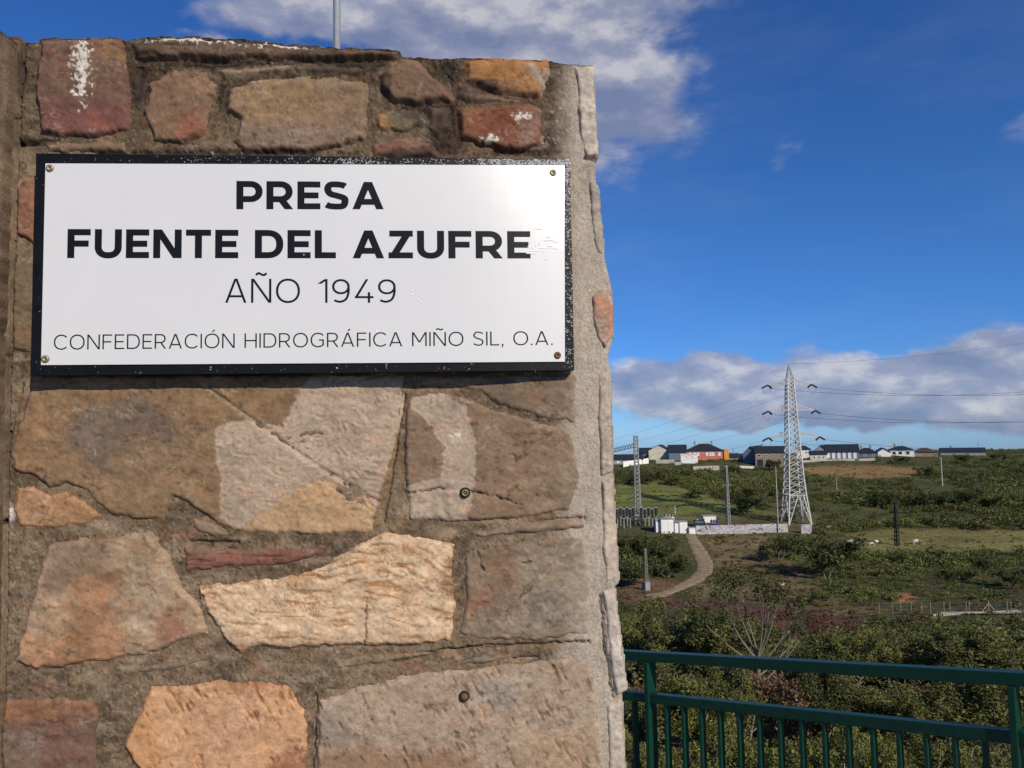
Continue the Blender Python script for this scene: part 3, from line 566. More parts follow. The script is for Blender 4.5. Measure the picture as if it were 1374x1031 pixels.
    if st.get('streak'):
        s1 = fb((x + .2 * y) / 34 + o, (y - 16 * np.sin(x / 48.) * sstep(850, 740, y) - .12 * x + 10 * fb(x / 40, y / 30, 3)) / 3.4, 4, .6)
        m = sstep(.08, .42, s1)[..., None]; col = col * (1 - m * np.array([.38, .54, .68])); h = h - .0011 * m[..., 0]
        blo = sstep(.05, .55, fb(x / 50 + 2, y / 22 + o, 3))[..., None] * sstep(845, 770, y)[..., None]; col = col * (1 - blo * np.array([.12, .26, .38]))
        for k_ in range(3):
            f_ = np.abs(fb((x + .5 * y * np.sin(x / 60.)) / (42 - 9 * k_) + o + k_ * 11, (y - 10 * np.sin(x / 35. + k_)) / (9 - 2 * k_) + k_ * 3, 2, .5)); m = sstep(.10, .0, f_) * sstep(-.1, .35, fb(x / 26 + k_, y / 16 + 5, 3)); col = col * (1 - m[..., None] * np.array([.34, .48, .62])); h = h - .0008 * m
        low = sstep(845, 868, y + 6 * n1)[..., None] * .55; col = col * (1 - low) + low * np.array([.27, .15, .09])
    if st.get('chisel'):
        h = st['pr'] * .4 + (h - st['pr'] * .4) * .5
        a_ = x * .55 + y * -.30; b_ = x * .30 + y * .95
        for k in range(2):
            ck = fb((x * .88 - y * .47) / (3.4 + k) + o + k * 7, (x * .47 + y * .88) / 17 + k * 3, 2, .4)
            m = sstep(.34, .62, ck) * sstep(-.15, .3, fb(x / 28 + k * 5 + o, y / 22, 2)); h = h - .0022 * m; col = col * (1 - m[..., None] * np.array([.40, .50, .56]))
    if st.get('lam'):
        m = sstep(.1, .5, fb(x / 50 + o, y / 2.6, 3)); h = h - .003 * m; col = col * (1 - .4 * m[..., None])
    for cx, cy, rx, ry in st.get('lichen', []):
        g = np.exp(-((x - cx) / rx) ** 2 - ((y - cy) / ry) ** 2); m = sstep(.50, .66, g * .75 + .75 * fb(x / 3.6 + cx, y / 3.6, 3, .6))[..., None]
        m = m * sstep(.08, .25, g)[..., None]; col = col * (1 - m) + m * np.array([.58, .53, .45]); h = h + .0008 * m[..., 0]
    dots = sstep(.66, .74, vn(x / 3.1 + o * 3, y / 3.1 + o))[..., None] * sstep(.5, .9, vn(x / 23 + o, y / 23))[..., None] * .2; col = col * (1 - dots) + dots * np.array([.5, .44, .36])
    for P_ in st.get('crack', []):
        dd = pdist(P_, x + 3 * fb(x / 7, y / 7, 3), y + 3 * fb(x / 7 + 4, y / 7, 3)); m = sstep(1.5, .4, dd) * sstep(-.5, .0, fb(x / 15 + 2, y / 15, 2) + .2); h = h - .005 * m; col = col * (1 - .55 * m[..., None])
    for P_ in st.get('scar', []):
        dd = pdist(P_, x + 1.5 * fb(x / 9, y / 9, 3), y); m = sstep(5, 1, dd); h = h - .0025 * m; m2 = (sstep(3.5, .5, dd) * sstep(-.5, .2, n2))[..., None] * .5; col = col * (1 - m2) + m2 * np.array([.42, .33, .25])
    sm = st.get('smear', 1.0 if not st.get('slab') else 0.0)
    if sm:
        m = sstep(-3, 3 + 5 * sm, d - 2 * sm + 11 * sm * fb(x / 22 + o + 3, y / 16, 4, .6)); cemx = sstep(722, 790, x + 26 * fb(x / 30, y / 30 + 4, 4, .6))
        m = m * (1 - .85 * cemx * sm)
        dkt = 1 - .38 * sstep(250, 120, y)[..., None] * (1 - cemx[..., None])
        bg_ = sstep(-.35, .45, fb(x / 75 + 3, y / 45 + 11, 4, .6))[..., None]
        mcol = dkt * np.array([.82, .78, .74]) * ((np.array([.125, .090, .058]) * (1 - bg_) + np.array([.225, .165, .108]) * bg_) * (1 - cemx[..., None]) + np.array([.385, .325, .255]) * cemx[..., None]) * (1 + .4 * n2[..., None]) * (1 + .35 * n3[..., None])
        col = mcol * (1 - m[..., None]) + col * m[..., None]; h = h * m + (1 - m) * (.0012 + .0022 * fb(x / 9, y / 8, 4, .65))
    h = -.0065 * (1 - prof) + h * prof
    edge_d = sstep(5, 0, d)[..., None]; col = col * (1 - .12 * edge_d)
    # keep nothing past the corner or above the top of the wall
    mo = (moss(x, y) if not st.get('slab') else x * 0)[..., None] * .9; col = col * (1 - mo) + mo * np.array([.040, .028, .021]) * (1 + 1.0 * n2[..., None])
    rr = redge(y); h = np.where(x > rr + 2.2, -.03, h); keepv = d > -5.5
    if not st.get('free'): keepv &= (x < rr + 2.2) & (y > tedge(x) - 2.5) & (x > SEAM(y) + 8)
    ny_, nx_ = x.shape; idx = np.arange(ny_ * nx_).reshape(ny_, nx_)
    q = np.stack([idx[:-1, :-1], idx[:-1, 1:], idx[1:, 1:], idx[1:, :-1]], -1).reshape(-1, 4); q = q[keepv.ravel()[q].all(1)]
    used = np.unique(q); remap = np.full(ny_ * nx_, -1); remap[used] = np.arange(len(used)); q = remap[q]
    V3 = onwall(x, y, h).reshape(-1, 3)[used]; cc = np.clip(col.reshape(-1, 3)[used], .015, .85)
    # skirt running back into the wall so that a stone has depth
    from collections import Counter
    ed_ = np.concatenate([q[:, [0, 1]], q[:, [1, 2]], q[:, [2, 3]], q[:, [3, 0]]]); key = np.sort(ed_, 1); k1 = key[:, 0].astype(np.int64) * (len(used) + 1) + key[:, 1]
    _, inv, cnt = np.unique(k1, return_inverse=True, return_counts=True); be = ed_[cnt[inv] == 1]; bv = np.unique(be); mp = {int(b): len(V3) + i for i, b in enumerate(bv)}
    dep = st.get('dep', .02); V4 = V3[bv] - wn * dep
    sk = np.array([[b, a, mp[int(a)], mp[int(b)]] for a, b in be]) if len(be) else np.zeros((0, 4), int)
    V3 = np.concatenate([V3, V4]); cc = np.concatenate([cc, cc[bv]]); q = np.concatenate([q, sk])
    return npmesh('stone', V3, q, M['slab'] if st.get('slab') else M['stone'], parent, col=cc, smooth=True, off=off)
for i, st in enumerate(stones):
    if st.get('slab'): st['dep'] = .05; st['edge'] = 3.5
    make_stone(st, wall, wall_base, i + 1)

# anchor bolts left in the wall
def bolt(px, py, rust, h0):
    c0 = onwall(np.array(float(px)), np.array(float(py)), h0) - wall_base; mb = MB(); n = 14; rr = .0052
    ex = wd_; ez = np.array([0, 0, 1.])
    prof = [(rr * .95, -.01), (rr, .001), (rr * .85, .0025), (rr * .6, .0036), (rr * .3, .0042), (0.0004, .0044)] if rust else [(rr * .95, -.01), (rr, .001), (rr * .85, .0035), (rr * .62, .0035), (rr * .52, .0008), (rr * .3, .0008), (rr * .24, .003), (0.0005, .0033)]
    vs = [c0 + (math.cos(2 * math.pi * k / n) * ex + math.sin(2 * math.pi * k / n) * ez) * r_ + wn * z_ for r_, z_ in prof for k in range(n)]
    fs = [(j * n + k, j * n + (k + 1) % n, (j + 1) * n + (k + 1) % n, (j + 1) * n + k) for j in range(len(prof) - 1) for k in range(n)]
    mb.add(vs, fs); o = mb.build('bolt', M['rust'] if rust else M['brass'], wall, smooth=True)
    mb = MB(); vs = [c0 + (math.cos(2 * math.pi * k / n) * ex + math.sin(2 * math.pi * k / n) * ez) * r_ + wn * z_ for r_, z_ in ((rr * 1.5, -.002), (rr * 1.3, .0012), (.0002, .0008)) for k in range(n)]
    mb.add(vs, [(j * n + k, j * n + (k + 1) % n, (j + 1) * n + (k + 1) % n, (j + 1) * n + k) for j in range(2) for k in range(n)]); mb.build('bolt_hole', M['hole'], wall)
    return o
bolt(624, 661, False, .0068)['label'] = 'ring-headed dull metal bolt'
bolt(623, 933, True, .0062)['label'] = 'rusty bolt in its hole'

# neighbouring wall piece at the far left, standing a little proud
lb = onwall(np.array(-250.), np.array(1031.)); lbase = np.array([lb[0], lb[1], terrace_at(lb[0], lb[1])])
lw = empty('stone_wall', lbase, 'sliver of rough brown stone wall at the far left beside the dark seam', 'wall')
PROUD = .02
_on = onwall
x, y = wall_grid(lambda y: y * 0 - 420.0, lambda y: SEAM(y) - 1.5 + 1.5 * fb(y / 12, y * 0 + 1.1, 3), lambda x: tedge(x), 1500, 160, 380)
h, _c = mortar_relief(x, y); h = h + PROUD - .008 * sstep(6, 0, SEAM(y) - x)
n1_ = fb(x / 40, y / 60, 4)[..., None]; n2_ = fb(x / 8, y / 9, 4, .7)[..., None]
lc = np.array([.135, .092, .06]) * (1 + .5 * n1_ + .7 * n2_); h = h + .006 * fb(x / 15, y / 24, 4, .6)
F3 = onwall(x, y, h); V = F3.reshape(-1, 3); C_ = np.clip(lc, .02, .9).reshape(-1, 3); ny_, nx_ = x.shape; idx = np.arange(ny_ * nx_).reshape(ny_, nx_)
F_ = [np.stack([idx[:-1, :-1], idx[:-1, 1:], idx[1:, 1:], idx[1:, :-1]], -1).reshape(-1, 4)]
for edge in (idx[:, -1], idx[0, ::-1], idx[::-1, 0]):
    ids = np.arange(len(edge)) + len(V); V = np.concatenate([V, V[edge] + back * 1.04]); C_ = np.concatenate([C_, C_[edge]]); F_.append(np.stack([edge[:-1], ids[:-1], ids[1:], edge[1:]], -1))
npmesh('mortar', V, np.concatenate(F_), M['mortar'], lw, col=C_, smooth=True, off=lbase)
for i, (ya, yb, c_) in enumerate([(56, 152, (.17, .11, .08)), (160, 470, (.20, .14, .10)), (480, 690, (.13, .10, .075)), (715, 925, (.16, .12, .09)), (935, 1060, (.17, .10, .075)), (1080, 1480, BR)]):
    for j, (xa, xb) in enumerate([(-130, None), (-400, -150)]):
        P = [(xa, ya + 3), (xb or float(SEAM(ya)) - 3, ya), (xb or float(SEAM(yb)) - 3, yb), (xa, yb - 4)]
        make_stone(dict(p=P, c=c_, pr=PROUD + .006, edge=4, v=.35, free=1, dep=.03), lw, lbase, 60 + i * 3 + j)

# ------------------------------------------------------------------ pole rising behind the wall top
pb = at(452, 66, 1.45); mb = MB(); mb.tube([(pb[0], pb[1], pb[2] - .5), (pb[0], pb[1], pb[2] + 1.6)], .0072, 16)
tag(mb.build('metal_pole', M['steel'], smooth=True), 'slim silver metal pole rising behind the top of the stone wall', 'pole')

# ------------------------------------------------------------------ sign
SH = .030     # sign face stands this far off the wall plane
def bend(px, py):             # sheet curled back towards its top right, shape added to catch sun glare
    return -.0098 * np.clip((px - 600) / 165, 0, 1.1) ** 2 - .0072 * np.clip((350 - py) / 137, 0, 1.1) ** 2 * np.clip((px - 380) / 385, 0, 1)
def sc(px, py, h):
    d = ray(float(px), float(py)); return d * ((P0 @ wn + h + bend(px, py)) / (d @ wn))
OUT = [(48.5, 206), (765, 213.5), (770.5, 497), (42, 504)]
INN = [(61, 219.5), (757.5, 222), (758, 485.5), (55, 490)]
sb = (sc(400, 500, SH)); sign = empty('information_sign', sb, 'white rectangular dam sign with black frame screwed to the brown stone wall', 'sign')
def flat(poly, h, th, nx=36, ny=16):
    a, b, c_, d_ = [np.array(p, float) for p in poly]; g = []
    for j in range(ny + 1):
        for i in range(nx + 1):
            u, v = i / nx, j / ny; q = (a * (1 - u) + b * u) * (1 - v) + (d_ * (1 - u) + c_ * u) * v; g.append(sc(q[0], q[1], h))
    n = len(g); bkk = [p - wn * th for p in g]; W1 = nx + 1
    fs = [(j * W1 + i, (j + 1) * W1 + i, (j + 1) * W1 + i + 1, j * W1 + i + 1) for j in range(ny) for i in range(nx)]; fs += [tuple(n + k for k in f[::-1]) for f in fs]
    ring = [i for i in range(W1)] + [j * W1 + nx for j in range(1, ny + 1)] + [ny * W1 + i for i in range(nx - 1, -1, -1)] + [j * W1 for j in range(ny - 1, 0, -1)]
    fs += [(ring[k], ring[(k + 1) % len(ring)], n + ring[(k + 1) % len(ring)], n + ring[k]) for k in range(len(ring))]
    return MB().add(g + bkk, fs)
def _flat_old(poly, h, th):
    f = [sc(a, b, h) for a, b in poly]; bk_ = [p - wn * th for p in f]; n = len(poly)
    return MB().add(f + bk_, [tuple(range(n))[::-1], tuple(range(n, 2 * n))] + [(i, (i + 1) % n, n + (i + 1) % n, n + i) for i in range(n)])
flat(OUT, SH, .017).build('frame', M['signblack'], sign, off=sb)
flat(INN, SH + .0022, .0030).build('face_panel', M['signwhite'], sign, off=sb)
HF = SH + .0022 + .00015
# stroke font -------------------------------------------------------
def arc(cx, cy, rx, ry, a0, a1, n=22, e=2.3):
    o = []
    for i in range(n + 1):
        a = R(a0 + (a1 - a0) * i / n); c_, s_ = math.cos(a), math.sin(a); k = (abs(c_) ** e + abs(s_) ** e) ** (-1 / e)
        o.append((cx + rx * c_ * k, cy + ry * s_ * k))
    return o
def catmull(P, n=10):
    P = [np.array(p, float) for p in P]; P = [2 * P[0] - P[1]] + P + [2 * P[-1] - P[-2]]; o = []
    for i in range(1, len(P) - 2):
        for k in range(n):
            t_ = k / n; o.append(tuple(.5 * ((2 * P[i]) + (-P[i - 1] + P[i + 1]) * t_ + (2 * P[i - 1] - 5 * P[i] + 4 * P[i + 1] - P[i + 2]) * t_ ** 2 + (-P[i - 1] + 3 * P[i] - 3 * P[i + 1] + P[i + 2]) * t_ ** 3)))
    return o + [tuple(P[-2])]
def glyph(ch, w):             # -> width, list of ('s', path) strokes or ('p', polygon)
    b = w > .15; h2 = w / 2; o = []
    st = lambda *p: o.append(('s', list(p)))
    def dg(x0, y0, x1, y1):   # slanted stem with level ends, x = centre
        hw = w * math.hypot(x1 - x0, y1 - y0) / abs(y1 - y0) / 2; o.append(('p', [(x0 - hw, y0), (x0 + hw, y0), (x1 + hw, y1), (x1 - hw, y1)]))
    ac = None
    base_ch = {'Ñ': 'N', 'Ó': 'O', 'Á': 'A'}.get(ch, ch)
    c = base_ch
    if c == 'P' or c == 'R':
        Wd = .80 if b else .66; ym = .36 if b else .42; st((h2, 0), (h2, 1)); yt = 1 - h2; yb_ = ym; r_ = (yt - yb_) / 2; cx = Wd - r_ - h2
        o.append(('s', [(h2, yt), (cx, yt)] + arc(cx, (yt + yb_) / 2, r_, r_, 90, -90, 18, 2.1) + [(h2, yb_)]))
        if c == 'R': Wd = .83 if b else .69; dg(Wd - (.14 if b else .05), 0, Wd * .52, ym + .02)
    elif c in 'EF':
        Wd = .70 if b else .58; st((h2, 0), (h2, 1)); st((h2, 1 - h2), (Wd, 1 - h2)); st((h2, .5), (Wd * .92, .5))
        if c == 'E': st((h2, h2), (Wd, h2))
    elif c == 'L': Wd = .64 if b else .54; st((h2, 0), (h2, 1)); st((h2, h2), (Wd, h2))
    elif c == 'I': Wd = w; st((h2, 0), (h2, 1))
    elif c == 'T': Wd = .76 if b else .64; st((Wd / 2, 0), (Wd / 2, 1)); st((0, 1 - h2), (Wd, 1 - h2))
    elif c == 'H': Wd = .82 if b else .74; st((h2, 0), (h2, 1)); st((Wd - h2, 0), (Wd - h2, 1)); st((h2, .5), (Wd - h2, .5))
    elif c == 'N': Wd = .86 if b else .76; st((h2, 0), (h2, 1)); st((Wd - h2, 0), (Wd - h2, 1)); dg(Wd - h2 * 1.25, 0, h2 * 1.25, 1)
    elif c == 'M': Wd = 1.0 if b else .88; st((h2, 0), (h2, 1)); st((Wd - h2, 0), (Wd - h2, 1)); dg(Wd / 2, .28, h2 * 1.2, 1); dg(Wd / 2, .28, Wd - h2 * 1.2, 1)
    elif c == 'A': Wd = .96 if b else .80; dg(h2 * 1.1, 0, Wd / 2 - .012, 1); dg(Wd - h2 * 1.1, 0, Wd / 2 + .012, 1); st((Wd * .22, .27), (Wd * .78, .27))
    elif c == 'Z': Wd = .74 if b else .62; st((.03, 1 - h2), (Wd, 1 - h2)); st((0, h2), (Wd, h2)); dg(w * .65, h2 * .6, Wd - w * .65, 1 - h2 * .6)
    elif c == 'U': Wd = .82 if b else .74; r_ = Wd / 2 - h2; o.append(('s', [(h2, 1), (h2, .4)] + arc(Wd / 2, .4, r_, .4 - h2 * .9, 180, 360) + [(Wd - h2, 1)]))
    elif c == 'D': Wd = .86 if b else .78; st((h2, 0), (h2, 1)); cx = Wd * .45; o.append(('s', [(h2, 1 - h2), (cx, 1 - h2)] + arc(cx, .5, Wd - h2 - cx, .5 - h2, 90, -90) + [(h2, h2)]))
    elif c == 'O': Wd = .98 if b else .90; a = arc(Wd / 2, .5, Wd / 2 - h2, .5 - h2 + .01, 0, 360, 44, 2.15); o.append(('s', a))
    elif c == 'C': Wd = .86 if b else .80; o.append(('s', arc(.45, .5, .45 - h2, .5 - h2 + .01, 42, 318, 36, 2.15)))
    elif c == 'G': Wd = .88 if b else .83; o.append(('s', arc(.45, .5, .45 - h2, .5 - h2 + .01, 42, 325, 36, 2.15))); st((Wd - h2 - .03, .18), (Wd - h2 - .03, .5)); st((.5, .5), (Wd - .03, .5))
    elif c == 'S':
        Wd = .74 if b else .62; k = h2
        o.append(('s', catmull([(Wd - k * .9, .83 if b else .86), (Wd * .76, .955 - k * .75), (Wd * .5, 1.01 - k), (Wd * .24, .965 - k * .8), (k, .735), (Wd * .25, .565), (Wd * .55, .485), (Wd * .82, .40), (Wd - k, .265), (Wd * .77, .04 + k * .75), (Wd * .48, -.01 + k), (Wd * .22, .045 + k * .7), (k * .6, .17 if b else .14)], 8)))
    elif c == '1': Wd = .42; st((Wd - h2, 0), (Wd - h2, 1)); dg(Wd - h2 - .26, .80, Wd - h2 - .01, 1 - h2 * .3); 
    elif c == '4': Wd = .72; st((.55, 0), (.55, .45)); st((.02, .24), (Wd, .24)); dg(.03 + h2, .24, .48, 1)
    elif c == '9': Wd = .66; o.append(('s', arc(.33, .68, .33 - h2, .32 - h2, 0, 360, 36, 2.1))); o.append(('s', catmull([(Wd - h2, .68), (Wd - h2 * 1.1, .42), (Wd * .78, .15), (Wd * .45, h2), (Wd * .12, h2 + .06)], 8)))
    elif c == '.': Wd = w * 1.2; o.append(('p', [(0, 0), (w * 1.1, 0), (w * 1.1, w * 1.2), (0, w * 1.2)]))
    elif c == ',': Wd = w * 1.2; o.append(('p', [(0, w * 1.2), (w * 1.2, w * 1.2), (w * 1.2, .02), (w * .4, -.16), (w * -.1, -.16), (w * .4, 0), (0, 0)]))
    else: return .34, []
    if ch == 'Ñ': o.append(('s', catmull([(Wd / 2 - .2, 1.15), (Wd / 2 - .1, 1.23), (Wd / 2 + .08, 1.15), (Wd / 2 + .2, 1.23)], 6)))
    if ch in 'ÓÁ': o.append(('p', [(Wd / 2 - .03, 1.1), (Wd / 2 + .05, 1.1), (Wd / 2 + .2, 1.27), (Wd / 2 + .09, 1.27)]))
    return Wd, o
def line(text, w, track, x0, x1, ytl, ybl, ytr, ybr):
    # first pass: total width in cap heights, then fitted to the run
    adv = []; X = 0
    for ch in text:
        Wd, o = glyph(ch, w)
        if ch == ' ': Wd = .30 if w > .15 else .34
        adv.append((X, o)); X += Wd + (track if ch != ' ' else track * .6)
    X -= track
    mb = MB(); lay = [0]
    def put(pts):
        k = HF + .000012 * (lay[0] % 5); r_ = []
        for a, b in pts:
            s_ = a / X; px = x0 + s_ * (x1 - x0); yt = ytl + (ytr - ytl) * s_; yb = ybl + (ybr - ybl) * s_
            lean = (px - 425) * .000062; py = yb + (yt - yb) * b; px = px + (ybl - py) * -lean
            r_.append(sc(px, py, k))
        return r_
    for X0, o in adv:
        if not o: continue
        mb = MB()
        for kd, P in o:
            lay[0] += 1
            if kd == 'p':
                q = put([(X0 + a, b) for a, b in P]); mb.add(q, [tuple(range(len(q)))])
            else:
                P = [np.array(p, float) for p in P]; n = len(P); closed = np.allclose(P[0], P[-1]); Ls = []; Rs = []
                for i in range(n):
                    a = P[i - 1] if i > 0 else (P[-2] if closed else P[0]); b = P[i + 1] if i < n - 1 else (P[1] if closed else P[-1])
                    t1 = P[i] - a; t2 = b - P[i]; l1, l2 = np.linalg.norm(t1), np.linalg.norm(t2)
                    t1 = t1 / l1 if l1 > 1e-9 else t2 / l2; t2 = t2 / l2 if l2 > 1e-9 else t1
                    m_ = t1 + t2; m_ /= np.linalg.norm(m_); nn = np.array([-m_[1], m_[0]]); k = min(1.6, 1 / max(.3, float(np.dot(m_, t1))))
                    Ls.append(P[i] + nn * w / 2 * k); Rs.append(P[i] - nn * w / 2 * k)
                q = put([(X0 + a, b) for a, b in Ls + Rs]); mb.add(q, [(i, i + 1, n + i + 1, n + i) for i in range(n - 1)])
        mb.build('letter', M['print_'], sign, off=sb)
line('PRESA', .215, .115, 317, 515, 243, 281, 244.5, 281)
line('FUENTE DEL AZUFRE', .215, .125, 90, 712, 307.5, 346.5, 310.5, 347)
line('AÑO 1949', .088, .17, 302, 531, 374, 406.5, 375, 406.5)
line('CONFEDERACIÓN HIDROGRÁFICA MIÑO SIL, O.A.', .088, .155, 72, 742, 449.5, 469.5, 444.5, 463)
def screw(px, py, rusty):
    c0 = sc(px, py, HF) - sb; n = 14; rr = .0052; mb = MB(); ex = wd_; ez = np.array([0, 0, 1.])
    prof = [(rr * 1.05, -.001), (rr, .0010), (rr * .75, .0020), (rr * .45, .0022), (rr * .35, .0008), (.0002, .0006)]
    vs = [c0 + (math.cos(2 * math.pi * k / n) * ex + math.sin(2 * math.pi * k / n) * ez) * r_ + wn * z_ for r_, z_ in prof for k in range(n)]
    mb.add(vs, [(j * n + k, j * n + (k + 1) % n, (j + 1) * n + (k + 1) % n, (j + 1) * n + k) for j in range(len(prof) - 1) for k in range(n)])
    mb.build('screw', M['rust'] if rusty else M['brass'], sign, smooth=True)
for a in ((67, 226, 0), (742, 232, 0), (61, 482, 0), (748, 477, 1)): screw(*a)
# dried drips and drops on the plate
rnd = random.Random(5); mb = MB()
for k in range(46):
    if k < 26: px, py = rnd.gauss(730, 14), rnd.uniform(300, 350)
    elif k < 34: px, py = rnd.gauss(575, 30), rnd.gauss(256, 6)
    elif k < 40: px, py = rnd.gauss(560, 5), rnd.gauss(402, 8)
    else: px, py = rnd.uniform(340, 740), rnd.uniform(230, 475)
    if not (64 < px < 754): continue
    wx, wy = rnd.uniform(.5, 1.6), rnd.uniform(.5, 1.8)
    if k < 10: wx = rnd.uniform(4, 9)
    n = 8; q = [sc(px + wx * math.cos(i * 2 * math.pi / n) * rnd.uniform(.8, 1.2), py + wy * math.sin(i * 2 * math.pi / n) * rnd.uniform(.8, 1.2), HF + .00012) for i in range(n)]
    mb.add(q + [sc(px, py, HF + .0006)], [(i, (i + 1) % n, n) for i in range(n)])
dr = mb.build('drips', M['drop'], sign, off=sb); dr['kind'] = 'stuff'

mb = MB(); rnd = random.Random(9)
def fleck(px, py, r_, hh):
    n = rnd.choice((4, 5, 6)); ph = rnd.random() * 6; mb.add([sc(px + r_ * math.cos(ph + 6.283 * i / n) * rnd.uniform(.5, 1.3), py + r_ * .7 * math.sin(ph + 6.283 * i / n) * rnd.uniform(.5, 1.3), hh) for i in range(n)], [tuple(range(n))])
for k in range(1500):
    u = rnd.random() ** .42; px = 60 + u * 702; t_ = (px - 48) / 717; ya, yb = 206 + 7.5 * t_, 219.5 + 2.5 * t_; py = ya + 1 + (yb - ya - 1.5) * rnd.random() ** .8
    if rnd.random() < .25 + .9 * max(0, math.sin(px / 23.) * math.sin(px / 61.)) + (px > 640): fleck(px, py, rnd.uniform(.3, 1.5 if px > 380 else .9), SH + .0001 + .00002 * (k % 4))
for k in range(420):
    py = 214 + 283 * rnd.random() ** 1.7; fleck(rnd.uniform(758.5, 765 + (py - 214) * .02), py, rnd.uniform(.3, 1.5), SH + .0001 + .00002 * (k % 4))
for k in range(26): fleck(rnd.uniform(44, 768), rnd.uniform(491, 502) - 4 * rnd.random(), rnd.uniform(.3, .8), SH + .0001)
for px, py in ((283, 493), (519, 489)): fleck(px, py, 1.6, SH + .0002); fleck(px - .6, py + 3, 1.2, SH + .0002)
fl_ = mb.build('flecks', M['fleck'], sign, off=sb); fl_['kind'] = 'stuff'

# ------------------------------------------------------------------ green railing
rail = empty('railing', np.array([RP[0], RP[1], terrace_z(0)]), 'dark green metal railing beyond the right side of the stone wall', 'railing')
ro_ = np.array(rail.location)
UZ = np.array([0, 0, 1.0]); L0, L1 = -3.9, 5.0
def rail_pt(s_, dz, b_=0): return RP + h_dir * s_ + nrm * b_ + UZ * (slope * s_ + dz)
def railbar(dz, hgt, wid, name):
    mb = MB(); a, b = rail_pt(L0, dz - hgt / 2), rail_pt(L1, dz - hgt / 2); mb.bar(a, b, wid, hgt)
    return mb.build(name, M['green'], rail, bevel=.004, off=ro_)
railbar(0, .056, .058, 'top_rail'); railbar(-.245, .054, .052, 'middle_rail'); railbar(-.93, .045, .045, 'bottom_rail')
def s_at(pxv, dz):
    ss = np.linspace(L0, L1, 900); q = np.array([rail_pt(s_, dz) for s_ in ss]); u, v = project(q); ok = (q @ fw) > .5
    return float(ss[ok][np.argmin(np.abs(u[ok] - pxv))])
s1 = s_at(872, -.1); s2 = s_at(1362, -.1); panel = s2 - s1
post_s = [s1 + k * panel for k in range(-2, 3) if L0 < s1 + k * panel < L1]
hn = int(round(panel / .117)); bar_me = None
for s_ in post_s:
    mb = MB(); c_ = rail_pt(s_, 0); top = c_[2] - .057; bot = terrace_z(s_) - .02
    ang = math.atan2(h_dir[1], h_dir[0]); mb.box((c_[0], c_[1], (top + bot) / 2), (.028, .085, top - bot), ang); mb.build('post', M['green'], rail, bevel=.003, off=ro_)
    mb = MB(); mb.box((c_[0], c_[1], bot + .027), (.14, .14, .012), ang); mb.build('base_plate', M['green'], rail, off=ro_)
    for k in range(1, hn):
        sb_ = s_ + panel * k / hn
        if sb_ > L1 - .1: break
        c2 = rail_pt(sb_, 0); t2 = -.245 - .052; b2 = -.93 + .002
        if bar_me is None:
            mb = MB(); mb.box((0, 0, (t2 + b2) / 2), (.017, .045, t2 - b2), ang); o = mb.build('bar', M['green'], rail, bevel=.002); bar_me = o.data
        else: o = bpy.data.objects.new('bar', bar_me); COL.objects.link(o); o.parent = rail
        o.location = [float(v) for v in (c2 - ro_)]

# ------------------------------------------------------------------ vegetation
def leaf_cloud(centers, radii, n, size, rs, flat_=.8):
    """n small quads spread through blobs; returns verts (4n,3), faces"""
    k = rs.choice(len(centers), n, p=(radii ** 2) / (radii ** 2).sum()); d = rs.randn(n, 3); d /= np.linalg.norm(d, axis=1)[:, None]
    r_ = radii[k] * (.55 + .5 * rs.rand(n) ** .6); c = centers[k] + d * r_[:, None] * np.array([1, 1, flat_])
    u = rs.randn(n, 3); u /= np.linalg.norm(u, axis=1)[:, None]; nn = d * .5 + rs.randn(n, 3) * .6; v = np.cross(nn, u); v /= np.linalg.norm(v, axis=1)[:, None] + 1e-9
    s_ = size * (.6 + .8 * rs.rand(n))[:, None]
    V = np.stack([c - u * s_, c - v * s_ * .6, c + u * s_, c + v * s_ * .6], 1).reshape(-1, 3); Fq = np.arange(4 * n).reshape(n, 4)
    return V, Fq, k
GREENS = [(.096, .114, .034), (.124, .142, .040), (.068, .088, .028), (.176, .172, .050), (.128, .108, .042)]
def bush_proto(rs, n, size, nb=9):
    a = rs.rand(nb) * 6.28; rr = np.sqrt(rs.rand(nb)) * .62; c = np.stack([rr * np.cos(a), rr * np.sin(a), .22 + .5 * rs.rand(nb) * (1.1 - rr)], 1); rad = .20 + .2 * rs.rand(nb)
    return leaf_cloud(c, rad, n, size, rs) + (rs.uniform(.75, 1.25, nb),)
rs = np.random.RandomState(11)
protos = [bush_proto(rs, 125, .088) for _ in range(7)]
def scatter(name, label_kind, pts, sc_, hz, cols, protos, m=None):
    Vs, Fs, Cs = [], [], []; b = 0
    for i, p in enumerate(pts):
        V, Fq, k, kt = protos[rs.randint(len(protos))]; a = rs.rand() * 6.28; ca, sa = math.cos(a), math.sin(a)
        X = V[:, 0] * ca - V[:, 1] * sa; Y_ = V[:, 0] * sa + V[:, 1] * ca
        Vs.append(np.stack([X * sc_[i] + p[0], Y_ * sc_[i] + p[1], V[:, 2] * sc_[i] * hz[i] + p[2] - .12 * sc_[i]], 1)); Fs.append(Fq + b); b += len(V)
        Cs.append(np.array(cols[i]) * (kt[k] * rs.uniform(.7, 1.3, len(k)))[:, None])
    return tag(npmesh(name, np.concatenate(Vs), np.concatenate(Fs), m or M['leaf'], face_col=np.concatenate(Cs)), kind='stuff')
